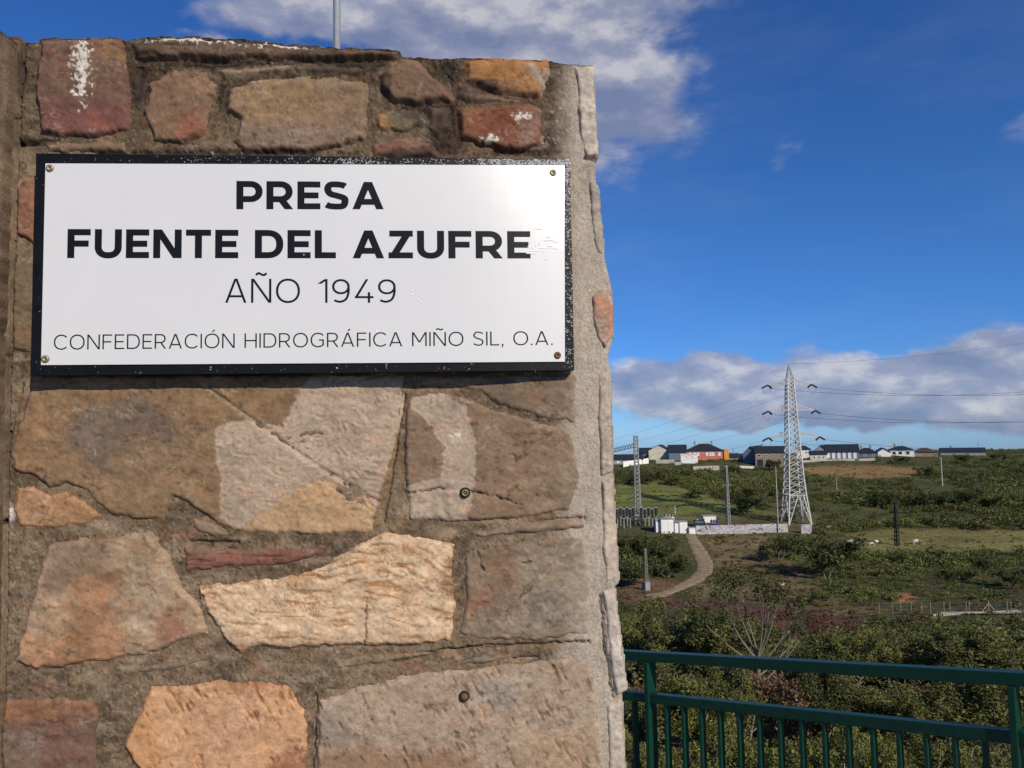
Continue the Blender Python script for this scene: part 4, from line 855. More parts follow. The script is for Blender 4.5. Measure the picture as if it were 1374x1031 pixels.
# scrub over the hillside
Ncand = 21000; tt = rs.uniform(.02, .95, Ncand); yy = 66 + (430 - 66) * rs.rand(Ncand) ** .75
xx = tt * yy; zz_ = terr(xx, yy); PP = np.stack([xx, yy, zz_], 1); ppx, ppy = project(PP); z = zones(ppx, ppy)
dn = np.ones(Ncand)
for k, v in (('f1', .02), ('dry', .03), ('mea', .04), ('slo', .34), ('bank', .5), ('clr', .05), ('foot', .06), ('ear', 0)): dn = np.where(z[k] > -1, np.minimum(dn, v), dn)
dn = np.where(z['path'] > -7, 0, dn)
cl_ = fb(xx / 16, yy / 16, 3); dn = dn * sstep(-.45, .1, cl_ + .15)
housezone = (yy > 286) & (yy < 345) & (ppx < 1262); dn = np.where(housezone, dn * .26, dn)
road = (np.abs(ppy - (822 - .008 * (ppx - 1180))) < 15) & (ppx > 1165); dn = np.where(road, 0, dn)
sub = (ppx > 820) & (ppx < 930) & (ppy > 688) & (ppy < 722); dn = np.where(sub, 0, dn)
keep = rs.rand(Ncand) < dn * .78
xx, yy, PP, ppx, ppy = xx[keep], yy[keep], PP[keep], ppx[keep], ppy[keep]; z = {k: v[keep] for k, v in z.items()}
scl = rs.uniform(1.1, 3.2, len(xx)) * (.8 + .4 * (fb(xx / 20, yy / 20, 2) > 0)); scl = np.where(z['slo'] > -1, scl * .5, scl); scl = np.where(z['bank'] > -1, scl * .45, scl)
scl = np.where((yy > 280), scl * .6, scl); scl = np.where((ppy > 775), scl * .6, scl)
for k in ('f1', 'mea', 'dry', 'clr', 'foot'): scl = np.where(z[k] > -2, np.minimum(scl, .9), scl)
cc = np.array([GREENS[i] for i in rs.choice(5, len(xx), p=[.3, .25, .2, .1, .15])]) * (1 + .55 * fb(xx / 22 + 5, yy / 22, 3))[:, None]
cc = np.where((z['slo'] > -1)[:, None], cc * np.array([1.6, 1.05, 1.0]), cc); cc = np.where((z['bank'] > -1)[:, None], cc * np.array([1.9, .8, .9]), cc)
scatter('scrub', '', PP, scl, rs.uniform(.6, 1.1, len(xx)), cc, protos)
rs2 = np.random.RandomState(77); Nc = 5200; tt = rs2.uniform(-1.0, .03, Nc); yy = 20 + 400 * rs2.rand(Nc) ** .8; xx = tt * yy
kk_ = rs2.rand(Nc) < .25 + .75 * sstep(-.35, .2, fb(xx / 18, yy / 18, 3)); xx, yy = xx[kk_], yy[kk_]; pl = [bush_proto(rs2, 62, .13) for _ in range(5)]
PPl = np.stack([xx, yy, terr(xx, yy)], 1); n = len(xx); ccl = np.array([GREENS[i] for i in rs2.choice(5, n, p=[.3, .25, .2, .1, .15])]) * (1 + .5 * fb(xx / 22 + 5, yy / 22, 3))[:, None]
scatter('scrub', '', PPl, rs2.uniform(1.2, 3.2, n) * (.6 + .4 * (yy > 60)), rs2.uniform(.6, 1.1, n), ccl, pl)
# tufts of dry grass and bracken on the open ground
Ncand = 7000; tt = rs.uniform(.1, .75, Ncand); yy = rs.uniform(70, 300, Ncand); xx = tt * yy; zz_ = terr(xx, yy); PP = np.stack([xx, yy, zz_], 1); ppx, ppy = project(PP); z = zones(ppx, ppy)
keep = ((z['slo'] > 0) & (rs.rand(Ncand) < .8)) | ((z['bank'] > 0) & (rs.rand(Ncand) < .9)) | ((z['mea'] > 0) & (rs.rand(Ncand) < .25)) | ((z['f1'] > 0) & (rs.rand(Ncand) < .2)) | ((z['clr'] > 0) & (rs.rand(Ncand) < .25)) | ((z['dry'] > 0) & (rs.rand(Ncand) < .3)) | (ppy > 760) & (rs.rand(Ncand) < .5)
keep &= z['path'] < -2.5
PP = PP[keep]; n = len(PP); tw = np.array([(.15, .10, .05), (.19, .14, .06), (.11, .055, .035), (.09, .085, .03)])[rs.choice(4, n)]
tw = np.where((z['mea'][keep] > 0)[:, None] | (z['f1'][keep] > 0)[:, None], np.array([.14, .13, .045]), tw); tw = np.where((z['bank'][keep] > 0)[:, None], np.array([.115, .055, .038]), tw)
tp_ = [bush_proto(rs, 40, .16, 5) for _ in range(4)]
scatter('dry_grass', '', PP, rs.uniform(.35, 1.0, n), rs.uniform(.5, .9, n), tw, tp_)

# individual trees and bushes
def branch_tree(rs, h, spread, nst, levels=3, lean=.5):
    segs = []; tips = []
    def grow(p, d, ln, r_, lv):
        q = p.copy(); pts = [q.copy()]; rad = [r_]
        for i in range(4):
            d = d + rs.randn(3) * .13 + np.array([0, 0, .05]); d /= np.linalg.norm(d); q = q + d * ln / 4; pts.append(q.copy()); rad.append(r_ * (1 - .12 * (i + 1)))
            if lv < levels and i >= 1:
                for _ in range(rs.randint(1, 3)):
                    nd_ = d + rs.randn(3) * spread; nd_[2] = abs(nd_[2]) * .7 + .15; nd_ /= np.linalg.norm(nd_); grow(q, nd_, ln * rs.uniform(.45, .7), r_ * .5, lv + 1)
        segs.append((pts, rad)); tips.append(pts[-1]); 
        if lv >= levels - 1: tips.append(pts[2])
    for k in range(nst):
        a = 6.28 * k / nst + rs.rand(); d = np.array([math.cos(a) * lean, math.sin(a) * lean, 1]) if nst > 1 else np.array([0, 0, 1.]); grow(np.array([0, 0, -.3]), d / np.linalg.norm(d), h * .62, h * .016, 1)
    return segs, np.array(tips)
def tree_proto(seed, h, nst, nleaf, lsize, crad, spread=.55, lean=.4):
    rs_ = np.random.RandomState(seed); segs, tips = branch_tree(rs_, h, spread, nst, 3, lean); mb = MB()
    for pts, rad in segs: mb.tube(pts, rad, 4)
    rad = rs_.uniform(.6, 1.2, len(tips)) * crad; V, Fq, k = leaf_cloud(tips, rad, nleaf, lsize, rs_); kt = rs_.uniform(.7, 1.3, len(tips)); fac = kt[k] * rs_.uniform(.65, 1.35, nleaf)
    s_ = h / (V[:, 2].max()); V = V * s_; mb.v = [(a * s_, b * s_, c * s_) for a, b, c in mb.v]
    return mb, V, Fq, fac, h
def leafmesh(V, Fq, fac, colr):
    o = npmesh('crown', V, Fq, M['leaf'], face_col=np.clip(np.array(colr) * fac[:, None], .005, .5)); return o
TP = [tree_proto(101, 7, 3, 7500, .115, .62), tree_proto(102, 8, 2, 8000, .115, .68, .6, .3), tree_proto(103, 6, 4, 7000, .11, .6, .6, .55), tree_proto(104, 7, 1, 7500, .12, .75, .75, .3)]
_cache = {}
def tree(pos, hgt, proto, colr, label, cat='tree', name='tree', group=None, bark='bark', rz=None, wide=1.0):
    key = (proto, colr, bark); root = empty(name, pos, label, cat, group, rz=rs.rand() * 6.28 if rz is None else rz); k = hgt / TP[proto][4]
    if key not in _cache:
        mb, V, Fq, fac, h_ = TP[proto]; a = mb.build('trunk', M[bark], root); b = leafmesh(V, Fq, fac, colr); b.parent = root; _cache[key] = (a.data, b.data)
    else:
        for nm, me in zip(('trunk', 'crown'), _cache[key]): o = bpy.data.objects.new(nm, me); COL.objects.link(o); o.parent = root
    root.scale = (k * wide, k * wide, k); return root
# valley trees in front, seen over and through the railing: (px, py of base, depth, height, ...)
OL = (.135, .138, .044); DK = (.078, .088, .030); YG = (.16, .165, .045); RDY = (.19, .115, .06)
VAL = [
 (850, 62, 7.6, 0, OL, 'leafy olive tree touching the stone wall edge above the rail'), (880, 60, 7.8, 1, OL, 'olive tree just right of the wall edge above the railing post'),
 (912, 64, 8.0, 2, OL, 'olive tree above the left end of the top rail, under the bank'), (945, 58, 7.0, 3, OL, 'olive tree with thin upright stems left of the bare fan-shaped tree'),
 (1130, 55, 5.2, 1, YG, 'small yellow-green tree behind the middle of the top rail'), (1160, 62, 7.2, 2, OL, 'olive tree right of the rusty bank above the rail'),
 (1195, 60, 8.1, 0, OL, 'broad olive tree below the orange earth patch'), (1232, 57, 8.2, 1, OL, 'rounded olive tree under the left end of the roadside fence'), (1268, 60, 8.6, 2, OL, 'bushy olive tree under the low concrete road edge'),
 (1300, 55, 7.9, 3, OL, 'olive tree with pale trunk under the braced fence post'), (1335, 58, 8.4, 0, OL, 'tall olive tree above the right railing post'), (1368, 54, 8.2, 1, OL, 'olive tree at the right edge of the picture above the rail'),
 (1405, 56, 8, 2, OL, 'olive tree just past the right edge above the railing'),
 (860, 44, 5.4, 2, OL, 'low tree behind the left railing post'), (905, 41, 4.6, 3, YG, 'yellow-green bush-like tree between the two rails at left'), (950, 43, 4.4, 0, DK, 'dark shrubby tree seen between the rails left of centre'),
 (1000, 42, 4.2, 1, OL, 'low tree between the rails under the bare fan-shaped tree'), (1050, 44, 4.6, 2, RDY, 'brownish shrubby tree between the two rails'), (1100, 41, 4.0, 3, DK, 'dark low tree between the rails at the middle'),
 (1145, 44, 5.2, 0, OL, 'leafy low tree between the rails right of centre'), (1190, 42, 5.0, 1, OL, 'leafy tree behind the middle rail with pale stems'), (1240, 43, 5.2, 2, OL, 'multi-stemmed pale tree between the rails near the right'),
 (1290, 41, 5.4, 3, OL, 'olive tree between the rails left of the right post'), (1340, 43, 5.7, 0, OL, 'tree behind the right railing post'), (1390, 42, 5.8, 1, OL, 'tree past the right railing post'),
 (870, 30, 3.4, 1, YG, 'bright bush behind the railing bars beside the left post'), (915, 27, 2.9, 2, YG, 'bright green bush behind the second and third bars'), (965, 29, 3.0, 3, OL, 'green bush low behind the bars left of centre'),
 (1015, 27, 2.6, 0, YG, 'yellow-green bush low behind the bars at the middle'), (1065, 29, 3.0, 1, OL, 'green bush behind the bars under the brownish tree'), (1115, 26, 2.6, 2, YG, 'bright bush behind the bars right of the middle'),
 (1165, 28, 3.2, 3, YG, 'leafy bright bush behind the right-hand bars'), (1220, 26, 2.9, 0, YG, 'sunlit bush behind the bars at the lower right'), (1275, 28, 3.3, 1, OL, 'green bush behind the bars near the right post'), (1330, 26, 3.0, 2, OL, 'green bush low beside the right railing post'),
]
for px_, Y, hg, pr_, cl, lab in VAL:
    q = at(px_, 800, Y); q = np.array([q[0], Y, terr(q[0], Y)])
    tpy = (812 if px_ < 960 else 836) + rs.uniform(-5, 9) if Y > 52 else (898 + rs.uniform(-14, 12) if Y > 35 else 985 + rs.uniform(-20, 14))
    hg2 = at(px_, tpy, Y)[2] - q[2]; wf_ = hg / max(hg2, 1.); hg = max(hg2, 1.2)
    tree(q, hg, pr_, cl, lab, name='tree' if hg > 3.5 else 'bush', cat='tree' if hg > 3.5 else 'bush', bark='palebark', wide=min(1.7, 1.05 * wf_))
# undergrowth between them
n = 1100; yy = rs.uniform(16, 72, n); xx = rs.uniform(-.05, .95, n) * yy; PP = np.stack([xx, yy, terr(xx, yy)], 1)
cc = np.array([OL, DK, YG, RDY])[rs.choice(4, n, p=[.45, .25, .12, .18])]; bp = [bush_proto(rs, 360, .046, 14) for _ in range(5)]
scatter('undergrowth', '', PP, rs.uniform(1.0, 2.3, n) * np.clip(yy / 42, .5, 1), rs.uniform(.6, 1.1, n), cc, bp)
# the tree with a bare pale fan of branches
rsf = np.random.RandomState(33); q = at(1014, 800, 56); q = np.array([q[0], 56, terr(q[0], 56)])
root = empty('tree', q, 'tree with a bare pale fan of branches rising from one trunk, leafy only on top', 'tree'); mb = MB(); tips = []
mb.tube([(0, 0, -.5), (-.05, 0, 1.2), (.05, 0, 3.4)], [.16, .14, .11], 6)
for a, ln, z0 in [(-62, 5.6, 2.6), (-42, 5.8, 2.8), (-24, 5.4, 3.1), (-8, 5.2, 3.4), (12, 5.0, 3.4), (30, 4.6, 3.1), (46, 4.6, 2.4), (60, 4.8, 1.8), (72, 4.4, 1.2), (-50, 4.2, 3.0), (20, 4, 3.3)]:
    p = np.array([0, rsf.uniform(-.1, .1), z0]); d = np.array([math.sin(R(a)), rsf.uniform(-.4, .4), math.cos(R(a))]); pts = [p]; 
    for i in range(6):
        d = d + np.array([-.03 * math.sin(R(a)), 0, .05]) + rsf.randn(3) * .05; d /= np.linalg.norm(d); pts.append(pts[-1] + d * ln / 6)
        if i > 1:
            for _ in range(2):
                e_ = d + rsf.randn(3) * .5; e_ /= np.linalg.norm(e_); e2 = pts[-1] + e_ * .9 + np.array([0, 0, .1]); mb.tube([pts[-1], (pts[-1] + e2) / 2 + rsf.randn(3) * .05, e2], [.022, .016, .008], 4)
                if i > 3: tips.append(e2)
    mb.tube(pts, np.linspace(.075, .02, 7), 5)
    if abs(a) < 40 or rsf.rand() < .5: tips.append(pts[-1])
mb.build('trunk', M['bark'], root); tips = np.array(tips)
V, Fq, k = leaf_cloud(tips, rsf.uniform(.35, .8, len(tips)), 2600, .10, rsf); o = npmesh('crown', V, Fq, M['leaf'], root, face_col=np.array((.075, .09, .026)) * rsf.uniform(.6, 1.3, (len(k), 1)))
# hillside trees one can tell apart: (px, base py, height px, width factor, proto, colour, label)
TP.append(tree_proto(201, 5, 3, 3200, .17, .6, .6, .7)); TP.append(tree_proto(202, 5, 5, 3200, .17, .62, .7, .9))
HT = [(1110, 776, 60, 1.45, 4, DK, 'large dark round tree right of the pylon foot on the slope'), (1046, 752, 38, 1.3, 5, DK, 'dark spreading bush below the end of the graffiti wall'),
 (896, 776, 34, 1.5, 4, DK, 'dark rounded bush inside the bend of the dirt path'), (884, 752, 32, 1.5, 5, DK, 'dark bush above the one in the path bend, below the white cabins'), (845, 755, 40, 1.3, 4, DK, 'dark tree touching the wall edge below the substation'), (850, 785, 42, 1.3, 5, DK, 'dark tree by the wall edge behind the small lattice mast'),
 (1036, 632, 17, 1.2, 4, DK, 'round tree in front of the bare block house'), (874, 648, 20, 1.5, 5, DK, 'dark tree under the white gable house'), (855, 652, 18, 1.3, 4, DK, 'dark tree left of the one under the gable house'), (905, 652, 15, 1.5, 4, OL, 'bush on the slope beneath the small white building'),
 (985, 636, 14, 1.3, 5, DK, 'dark tree between the orange-ended block and the blue-grey gable'), (935, 668, 20, 1.6, 5, OL, 'rounded bush at the upper corner of the green field'), (1000, 690, 26, 1.7, 4, DK, 'dense dark bush right of the lattice mast in the field'),
 (1020, 670, 24, 1.6, 5, OL, 'olive bush left of the grey pole'), (1185, 680, 24, 1.5, 4, DK, 'dark tree left of the pair of bushes on the mid slope'), (1252, 682, 27, 1.5, 5, DK, 'broad dark tree in the middle of the right slope'), (1300, 676, 22, 1.5, 4, DK, 'dark tree right of the broad one on the right slope'),
 (1340, 680, 22, 1.5, 5, OL, 'olive tree near the right edge of the slope'), (1240, 640, 16, 1.5, 4, OL, 'bush at the right end of the dry field'), (1212, 622, 12, 1.6, 5, DK, 'low dark tree in front of the white two-level house'), (1292, 622, 14, 1.5, 4, DK, 'tree below the long slate roof'),
 (1340, 618, 12, 1.4, 5, DK, 'tree on the skyline right of the long slate roof'), (1200, 758, 20, 1.4, 5, DK, 'bush at the foot of the dark lattice mast'), (1318, 768, 24, 1.4, 4, DK, 'dark tree below the right part of the meadow'), (1288, 780, 24, 1.5, 5, OL, 'olive bush below the meadow near the fence'),
 (1360, 790, 30, 1.5, 4, DK, 'dark tree above the road at the right edge'), (1090, 812, 24, 1.5, 5, OL, 'green bush low on the brown slope'), (1060, 700, 12, 1.2, 4, OL, 'small bush between the pylon legs and the wall end')]
for px_, by, hp, wdf, pr_, cl, lab in HT:
    q = hit(px_, by); tree(q, hp / F * q[1], pr_, cl, lab, wide=wdf * .8)

# ------------------------------------------------------------------ houses
def pxm(n_px, Y): return n_px / F * Y
def house(label, x0, x1, by, ey, ry, yaw=0, depth=8, roof='ridge', wall_m='white', roof_m='slate', wins=(), doors=(), cat='house', gable_l=None, chim=0, name='house', dist=None, over=.35, extra=None, win_m='pane', sink=2.0):
    """x0..x1 facade in pixels, by base, ey eave, ry ridge pixel rows; wins = (u, v, w, h) fractions of the facade"""
    q = hit((x0 + x1) / 2, by); 
    if dist: q = at((x0 + x1) / 2, by, dist)
    Y = q[1]; Wm = pxm(x1 - x0, Y) / max(.3, math.cos(yaw)); He = pxm(by - ey, Y); Hr = pxm(by - ry, Y); D = depth
    root = empty(name, q, label, cat, rz=yaw - math.atan2(q[0], q[1]) * 0.9); mb = MB()
    mb.box((0, D / 2, (He - sink) / 2), (Wm, D, He + sink)).build('walls', M[wall_m], root) if False else None
    hw = Wm / 2; o_ = over
    body = MB().box((0, D / 2, (He - sink) / 2), (Wm, D, He + sink))
    if roof == 'gable':      # gable end faces the camera
        for yv in (0, D): body.add([(-hw, yv, He), (hw, yv, He), (0, yv, Hr)], [(0, 1, 2)])
    elif roof == 'ridge':
        for xv in (-hw, hw): body.add([(xv, 0, He), (xv, D, He), (xv, D / 2, Hr)], [(0, 1, 2)])
    body.build('wall', M[wall_m], root); t_ = .18; rf = MB()
    if roof == 'gable':
        k = (Hr - He) / hw
        for s_ in (-1, 1):
            a = [(0, -o_, Hr + .05), (0, D + o_, Hr + .05), (s_ * (hw + o_), D + o_, He - k * o_ + .05), (s_ * (hw + o_), -o_, He - k * o_ + .05)]
            rf.add(a + [(p[0], p[1], p[2] + t_) for p in a], [(0, 1, 2, 3), (4, 5, 6, 7), (0, 1, 5, 4), (1, 2, 6, 5), (2, 3, 7, 6), (3, 0, 4, 7)])
    elif roof == 'ridge':
        k = (Hr - He) / (D / 2)
        for s_ in (-1, 1):
            ye = D / 2 + s_ * (D / 2 + o_); a = [(-hw - o_, D / 2, Hr + .05), (hw + o_, D / 2, Hr + .05), (hw + o_, ye, He - k * o_ + .05), (-hw - o_, ye, He - k * o_ + .05)]
            rf.add(a + [(p[0], p[1], p[2] + t_) for p in a], [(0, 1, 2, 3), (4, 5, 6, 7), (0, 1, 5, 4), (1, 2, 6, 5), (2, 3, 7, 6), (3, 0, 4, 7)])
    elif roof == 'hip':
        i_ = min(hw * .75, D / 2); a = [(-hw - o_, -o_, He), (hw + o_, -o_, He), (hw + o_, D + o_, He), (-hw - o_, D + o_, He), (-hw + i_, D / 2, Hr), (hw - i_, D / 2, Hr)]
        rf.add(a, [(3, 2, 1, 0), (0, 1, 5, 4), (1, 2, 5), (2, 3, 4, 5), (3, 0, 4)])
    else:
        rf.box((0, D / 2, He + .12), (Wm + .4, D + .4, .24))
    ro = rf.build('roof', M[roof_m], root)
    for c_ in range(chim): MB().box((-hw * .5 + c_ * hw * .9, D * .55, Hr + .3), (.7, .7, 1.6)).build('chimney', M['brown'], ro)
    for w_ in wins:
        u, v, ww, hh = w_[:4]; wm = w_[4] if len(w_) > 4 else win_m; cx = -hw + u * Wm; cz = v * He; W_, H_ = ww * Wm, hh * He
        fr = MB(); e_ = .1
        for (a, b) in (((cx - W_ / 2, cz - H_ / 2), (cx + W_ / 2, cz - H_ / 2)), ((cx - W_ / 2, cz + H_ / 2), (cx + W_ / 2, cz + H_ / 2)), ((cx - W_ / 2, cz - H_ / 2), (cx - W_ / 2, cz + H_ / 2)), ((cx + W_ / 2, cz - H_ / 2), (cx + W_ / 2, cz + H_ / 2))):
            fr.bar((a[0], -.03, a[1]), (b[0], -.03, b[1]), .12, .12)
        f_ = fr.build('window', M['shutter'] if wm == 'pane' else M[wm], root); MB().box((cx, -.015, cz), (W_, .05, H_)).build('pane', M[wm], f_)
    for u, ww, hh in doors:
        MB().box((-hw + u * Wm, -.03, hh * He / 2), (ww * Wm, .08, hh * He)).build('door', M['pane'], root)
    if extra: extra(root, Wm, He, Hr, D)
    return root
wrow = lambda us, v, w, h, m='pane': [(u, v, w, h, m) for u in us]
house('dark low house with slate roof nearest the stone wall edge on the ridge', 816, 862, 623, 617, 611, 0, 9, 'ridge', 'grey', 'slate', wins=wrow([.3, .6], .5, .08, .4, 'shutter'))
house('house with pale plain gable facing the camera and slate roof behind it', 871, 897, 617, 605, 598, -.15, 12, 'gable', 'cream', 'slate', wins=[], over=.15, chim=0)
house('dark side wing of slate left of the pale gable house', 857, 872, 617, 608, 602, -.15, 10, 'ridge', 'bluegrey', 'slate', name='house_wing', cat='house wing')
house('long pink block with white windows, slate roof and orange right end', 921, 971, 618, 605.5, 596, 0, 14, 'hip', 'pink', 'slate', wins=wrow([.12, .24, .33, .56, .65, .72, .88], .66, .06, .36, 'shutter'), cat='apartment block', name='apartment_block', chim=2,
      extra=lambda r_, W_, He, Hr, D: MB().box((W_ / 2 + .9, D / 2 - .5, (He + .4) / 2 - 1), (1.9, D, He + 2.4)).build('end_wall', M['orange'], r_))
house('dark slate-roofed house behind the small white building', 898, 921, 618, 607, 598, 0, 12, 'ridge', 'bluegrey', 'slate')
house('small square white building below the slate roofs', 914, 936, 622, 610.5, 610, 0, 6, 'flat', 'white', 'white', wins=[(.35, .75, .08, .12), (.7, .75, .08, .12)], cat='building', name='building', over=.1)
house('low slate roof between the orange-ended block and the blue-grey gable', 978, 1002, 618, 614, 611, 0, 9, 'ridge', 'grey', 'slate')
house('blue-grey gabled house with long slate roof left of the pylon', 998, 1016, 622, 609.5, 600, -.2, 26, 'gable', 'bluegrey', 'slate')
house('unfinished bare block house with open dark bays left of the pylon', 1015, 1052, 626, 607.5, 600, 0, 10, 'ridge', 'brown', 'slate', wins=[(.14, .78, .12, .16), (.38, .8, .1, .12), (.62, .8, .1, .12)], doors=[(.16, .2, .5), (.44, .16, .45)], chim=1)
house('white hip-roofed house just right of the pylon', 1070, 1088, 616, 603.5, 598.5, 0, 9, 'hip', 'white', 'slate', wins=wrow([.3, .7], .7, .12, .16))
house('low cream house with small slate roof beside the big gable', 1088, 1109, 617.5, 610, 606, 0, 8, 'ridge', 'cream', 'slate', wins=wrow([.25, .55, .8], .5, .1, .3))
house('large house with grey gable and long slate roof over tall white openings', 1110, 1151, 617, 606.5, 597.5, 0, 13, 'ridge', 'bluegrey', 'slate', wins=wrow([.08, .24, .40, .56, .72, .88], .5, .09, .7, 'shutter'))
house('grey gable wall at the left end of the big slate-roofed house', 1094, 1110, 615, 605, 598, -.1, 13, 'gable', 'grey', 'slate', name='house_wing', cat='house wing', dist=None)
house('dark slate-roofed house between the big house and the white gable', 1151, 1176, 614, 608, 601.5, 0, 9, 'hip', 'bluegrey', 'slate', chim=2, wins=wrow([.4, .8], .5, .1, .4))
house('small white gabled house left of the two-level one', 1179, 1194, 613, 607, 602, .1, 9, 'gable', 'white', 'slate')
house('white two-level house with slate roof and mast', 1195, 1225, 612, 604, 599, 0, 9, 'hip', 'white', 'slate', wins=wrow([.2, .45, .75], .5, .14, .5), chim=1)
house('low house with brown hipped roof right of the two-level house', 1227, 1256, 613, 607, 601.5, 0, 9, 'hip', 'brown', 'brownroof')
house('long low house with dark slate roof farthest right on the ridge', 1266, 1318, 611, 606.5, 602, 0, 10, 'ridge', 'grey', 'slate', chim=1)
# garden and retaining walls on the ridge
def gwall(label, x0, y0, x1, y1, hp, m, thick=.4, cat='garden wall', name='garden_wall'):
    a = hit(x0, y0); b = hit(x1, y1); h_ = hp / F * (a[1] + b[1]) / 2; mb = MB(); c_ = (a + b) / 2
    root = None; n = 8; vs = []; dd = b - a; pn = np.array([-dd[1], dd[0], 0]); pn /= np.linalg.norm(pn); pn *= thick / 2
    for i in range(n + 1):
        q = a + dd * i / n; z_ = a[2] + dd[2] * i / n
        vs += [q - pn + [0, 0, z_ - q[2] - 1.2], q + pn + [0, 0, z_ - q[2] - 1.2], q + pn + [0, 0, z_ - q[2] + h_], q - pn + [0, 0, z_ - q[2] + h_]]
    fs = [(i * 4 + k, i * 4 + (k + 1) % 4, (i + 1) * 4 + (k + 1) % 4, (i + 1) * 4 + k) for i in range(n) for k in range(4)] + [(0, 1, 2, 3), (4 * n + 3, 4 * n + 2, 4 * n + 1, 4 * n)]
    o = mb.add(vs, fs).build(name, M[m], off=c_); o.location = [float(v) for v in c_]; return tag(o, label, cat)
gwall('white wall with a step at the left end of the ridge', 836, 627, 870, 622, 7, 'white')
gwall('grey retaining wall below the pale gable house', 880, 622, 905, 622, 5, 'conc')
gwall('tan retaining wall on the slope below the pink block', 930, 632, 965, 631, 6, 'conc')
gwall('pale low garden wall in front of the bare block house', 988, 628, 1012, 629, 3, 'white')
gwall('long low stone garden wall along the dry field', 1075, 621, 1175, 618, 3, 'conc')
gwall('long low wall on the ridge left of the graffiti end', 905, 624, 915, 624, 4, 'grey')
# graffiti wall with a gap
gwall('long low wall covered in graffiti across the foot of the pylon', 934, 717, 1057, 714, 11, 'graf', .35, 'wall', 'graffiti_wall')
gwall('short graffiti-covered wall piece right of the gap by the pylon', 1075, 716, 1089, 716, 12, 'graf', .35, 'wall', 'graffiti_wall')

# ------------------------------------------------------------------ substation
def cabin(label, x0, x1, by, ty, depth, m='white', yaw=0, doors=2):
    q = hit((x0 + x1) / 2, by); Y = q[1]; W_ = pxm(x1 - x0, Y); H_ = pxm(by - ty, Y); root = empty('cabin', q, label, 'cabin', rz=yaw)
    MB().box((0, depth / 2, H_ / 2 - .3), (W_, depth, H_ + .6)).build('body', M[m], root)
    MB().box((0, depth / 2, H_ + .08), (W_ + .25, depth + .25, .14)).build('roof', M['dgalv'], root)
    for k in range(doors):
        MB().box((-W_ / 2 + W_ * (k + .5) / doors, -.03, H_ * .46), (W_ / doors * .82, .06, H_ * .82)).build('door', M['shutter'], root)
    return root
cabin('tall white metal cabin of the substation, left of the path head', 887.5, 904, 716, 697.5, 3)
cabin('smaller white cabin beside the head of the dirt path', 912, 922.5, 716, 701, 2.5)
cabin('narrow grey cabin left of the tall white one', 880, 887, 715, 698, 2.5, 'dgalv', doors=1)
cabin('grey cabin between the two white ones', 905, 911, 716, 701, 2.5, 'bluegrey', doors=1)
cabin('low pale cabinet with round dark openings at the left end of the graffiti wall', 925, 934, 717, 709, 1.5, 'white', doors=1)
cabin('long pale flat container standing above the blue transformer', 944, 961, 703, 693, 2.5, 'cream', doors=1)
def transformer(label, x0, x1, by, ty, body='blue'):
    q = hit((x0 + x1) / 2, by); Y = q[1]; W_ = pxm(x1 - x0, Y); H_ = pxm(by - ty, Y); root = empty('transformer', q, label, 'transformer')
    MB().box((0, .8, H_ * .32), (W_ * .7, 1.5, H_ * .64), taper=.95).build('tank', M[body], root)
    for k in range(7): MB().box((-W_ * .33 + k * W_ * .11, -.1, H_ * .32), (.06, .35, H_ * .5)).build('fin', M[body], root)
    for k in range(3):
        mb = MB(); x_ = -W_ * .22 + k * W_ * .22
        mb.tube([(x_, .8, H_ * .64), (x_, .8, H_)], [.12, .05], 8); mb.tube([(x_, .8, H_ * .72), (x_, .8, H_ * .75)], .2, 8); mb.tube([(x_, .8, H_ * .82), (x_, .8, H_ * .85)], .17, 8); mb.build('bushing', M['darkmetal'], root)
    mb = MB(); mb.tube([(-W_ * .3, 1.1, H_ * .78), (W_ * .35, 1.1, H_ * .78)], .25, 10); mb.build('oil_drum', M['dgalv'], root)
    return root
transformer('blue and black electrical transformer behind the graffiti wall', 952, 968, 712, 697)
transformer('dark transformer left of the blue one behind the graffiti wall', 930, 950, 708, 696, 'bluegrey')
transformer('white-topped transformer above the white cabins', 888, 908, 702, 690, 'white')
# insulator posts of the switchyard
SW = [(829, 1), (833, 0), (837.5, 1), (842, 0), (846, 1), (850, 0), (861, 0), (866, 1), (871, 0), (876, 1), (881, 0)]
def insul(px_, by, ty, label, pale=False):
    q = hit(px_, by); H_ = pxm(by - ty, q[1]); root = empty('insulator_post', q, label, 'insulator post', 'insulator posts of the switchyard')
    MB().bar((0, 0, -.3), (0, 0, H_ * .55), .22).build('stand', M['dgalv'], root); mb = MB()
    pts = [(0, 0, H_ * (.55 + .45 * k / 8)) for k in range(9)]; mb.tube(pts, [.22, .42, .24, .42, .24, .42, .24, .38, .2], 8).build('insulator', M['shutter'] if pale else M['darkmetal'], root)
    MB().box((0, 0, H_ + .1), (.7, .5, .22)).build('cap', M['dgalv'], root)
INS = ['dark insulator post touching the stone wall edge in the switchyard'] + [f'dark ribbed insulator post, {w} from the stone wall edge in the switchyard' for w in ('second', 'third', 'fourth', 'fifth', 'sixth', 'seventh', 'eighth', 'ninth', 'tenth')] + ['dark ribbed insulator post nearest the tall white cabin']
for k, (px_, r_) in enumerate(SW):
    insul(px_, 706 + 3 * r_, 682 + r_ * 2, INS[k])
mb = MB(); a, b = hit(826, 706), hit(884, 706); mb.bar(a + [0, 0, 2.6], b + [0, 0, 2.6], .25, .3); mb.bar(a + [0, 0, 1.9], b + [0, 0, 1.9], .12, .15); tag(mb.build('busbar', M['dgalv']), 'horizontal steel busbar frame joining the switchyard insulators', 'busbar')

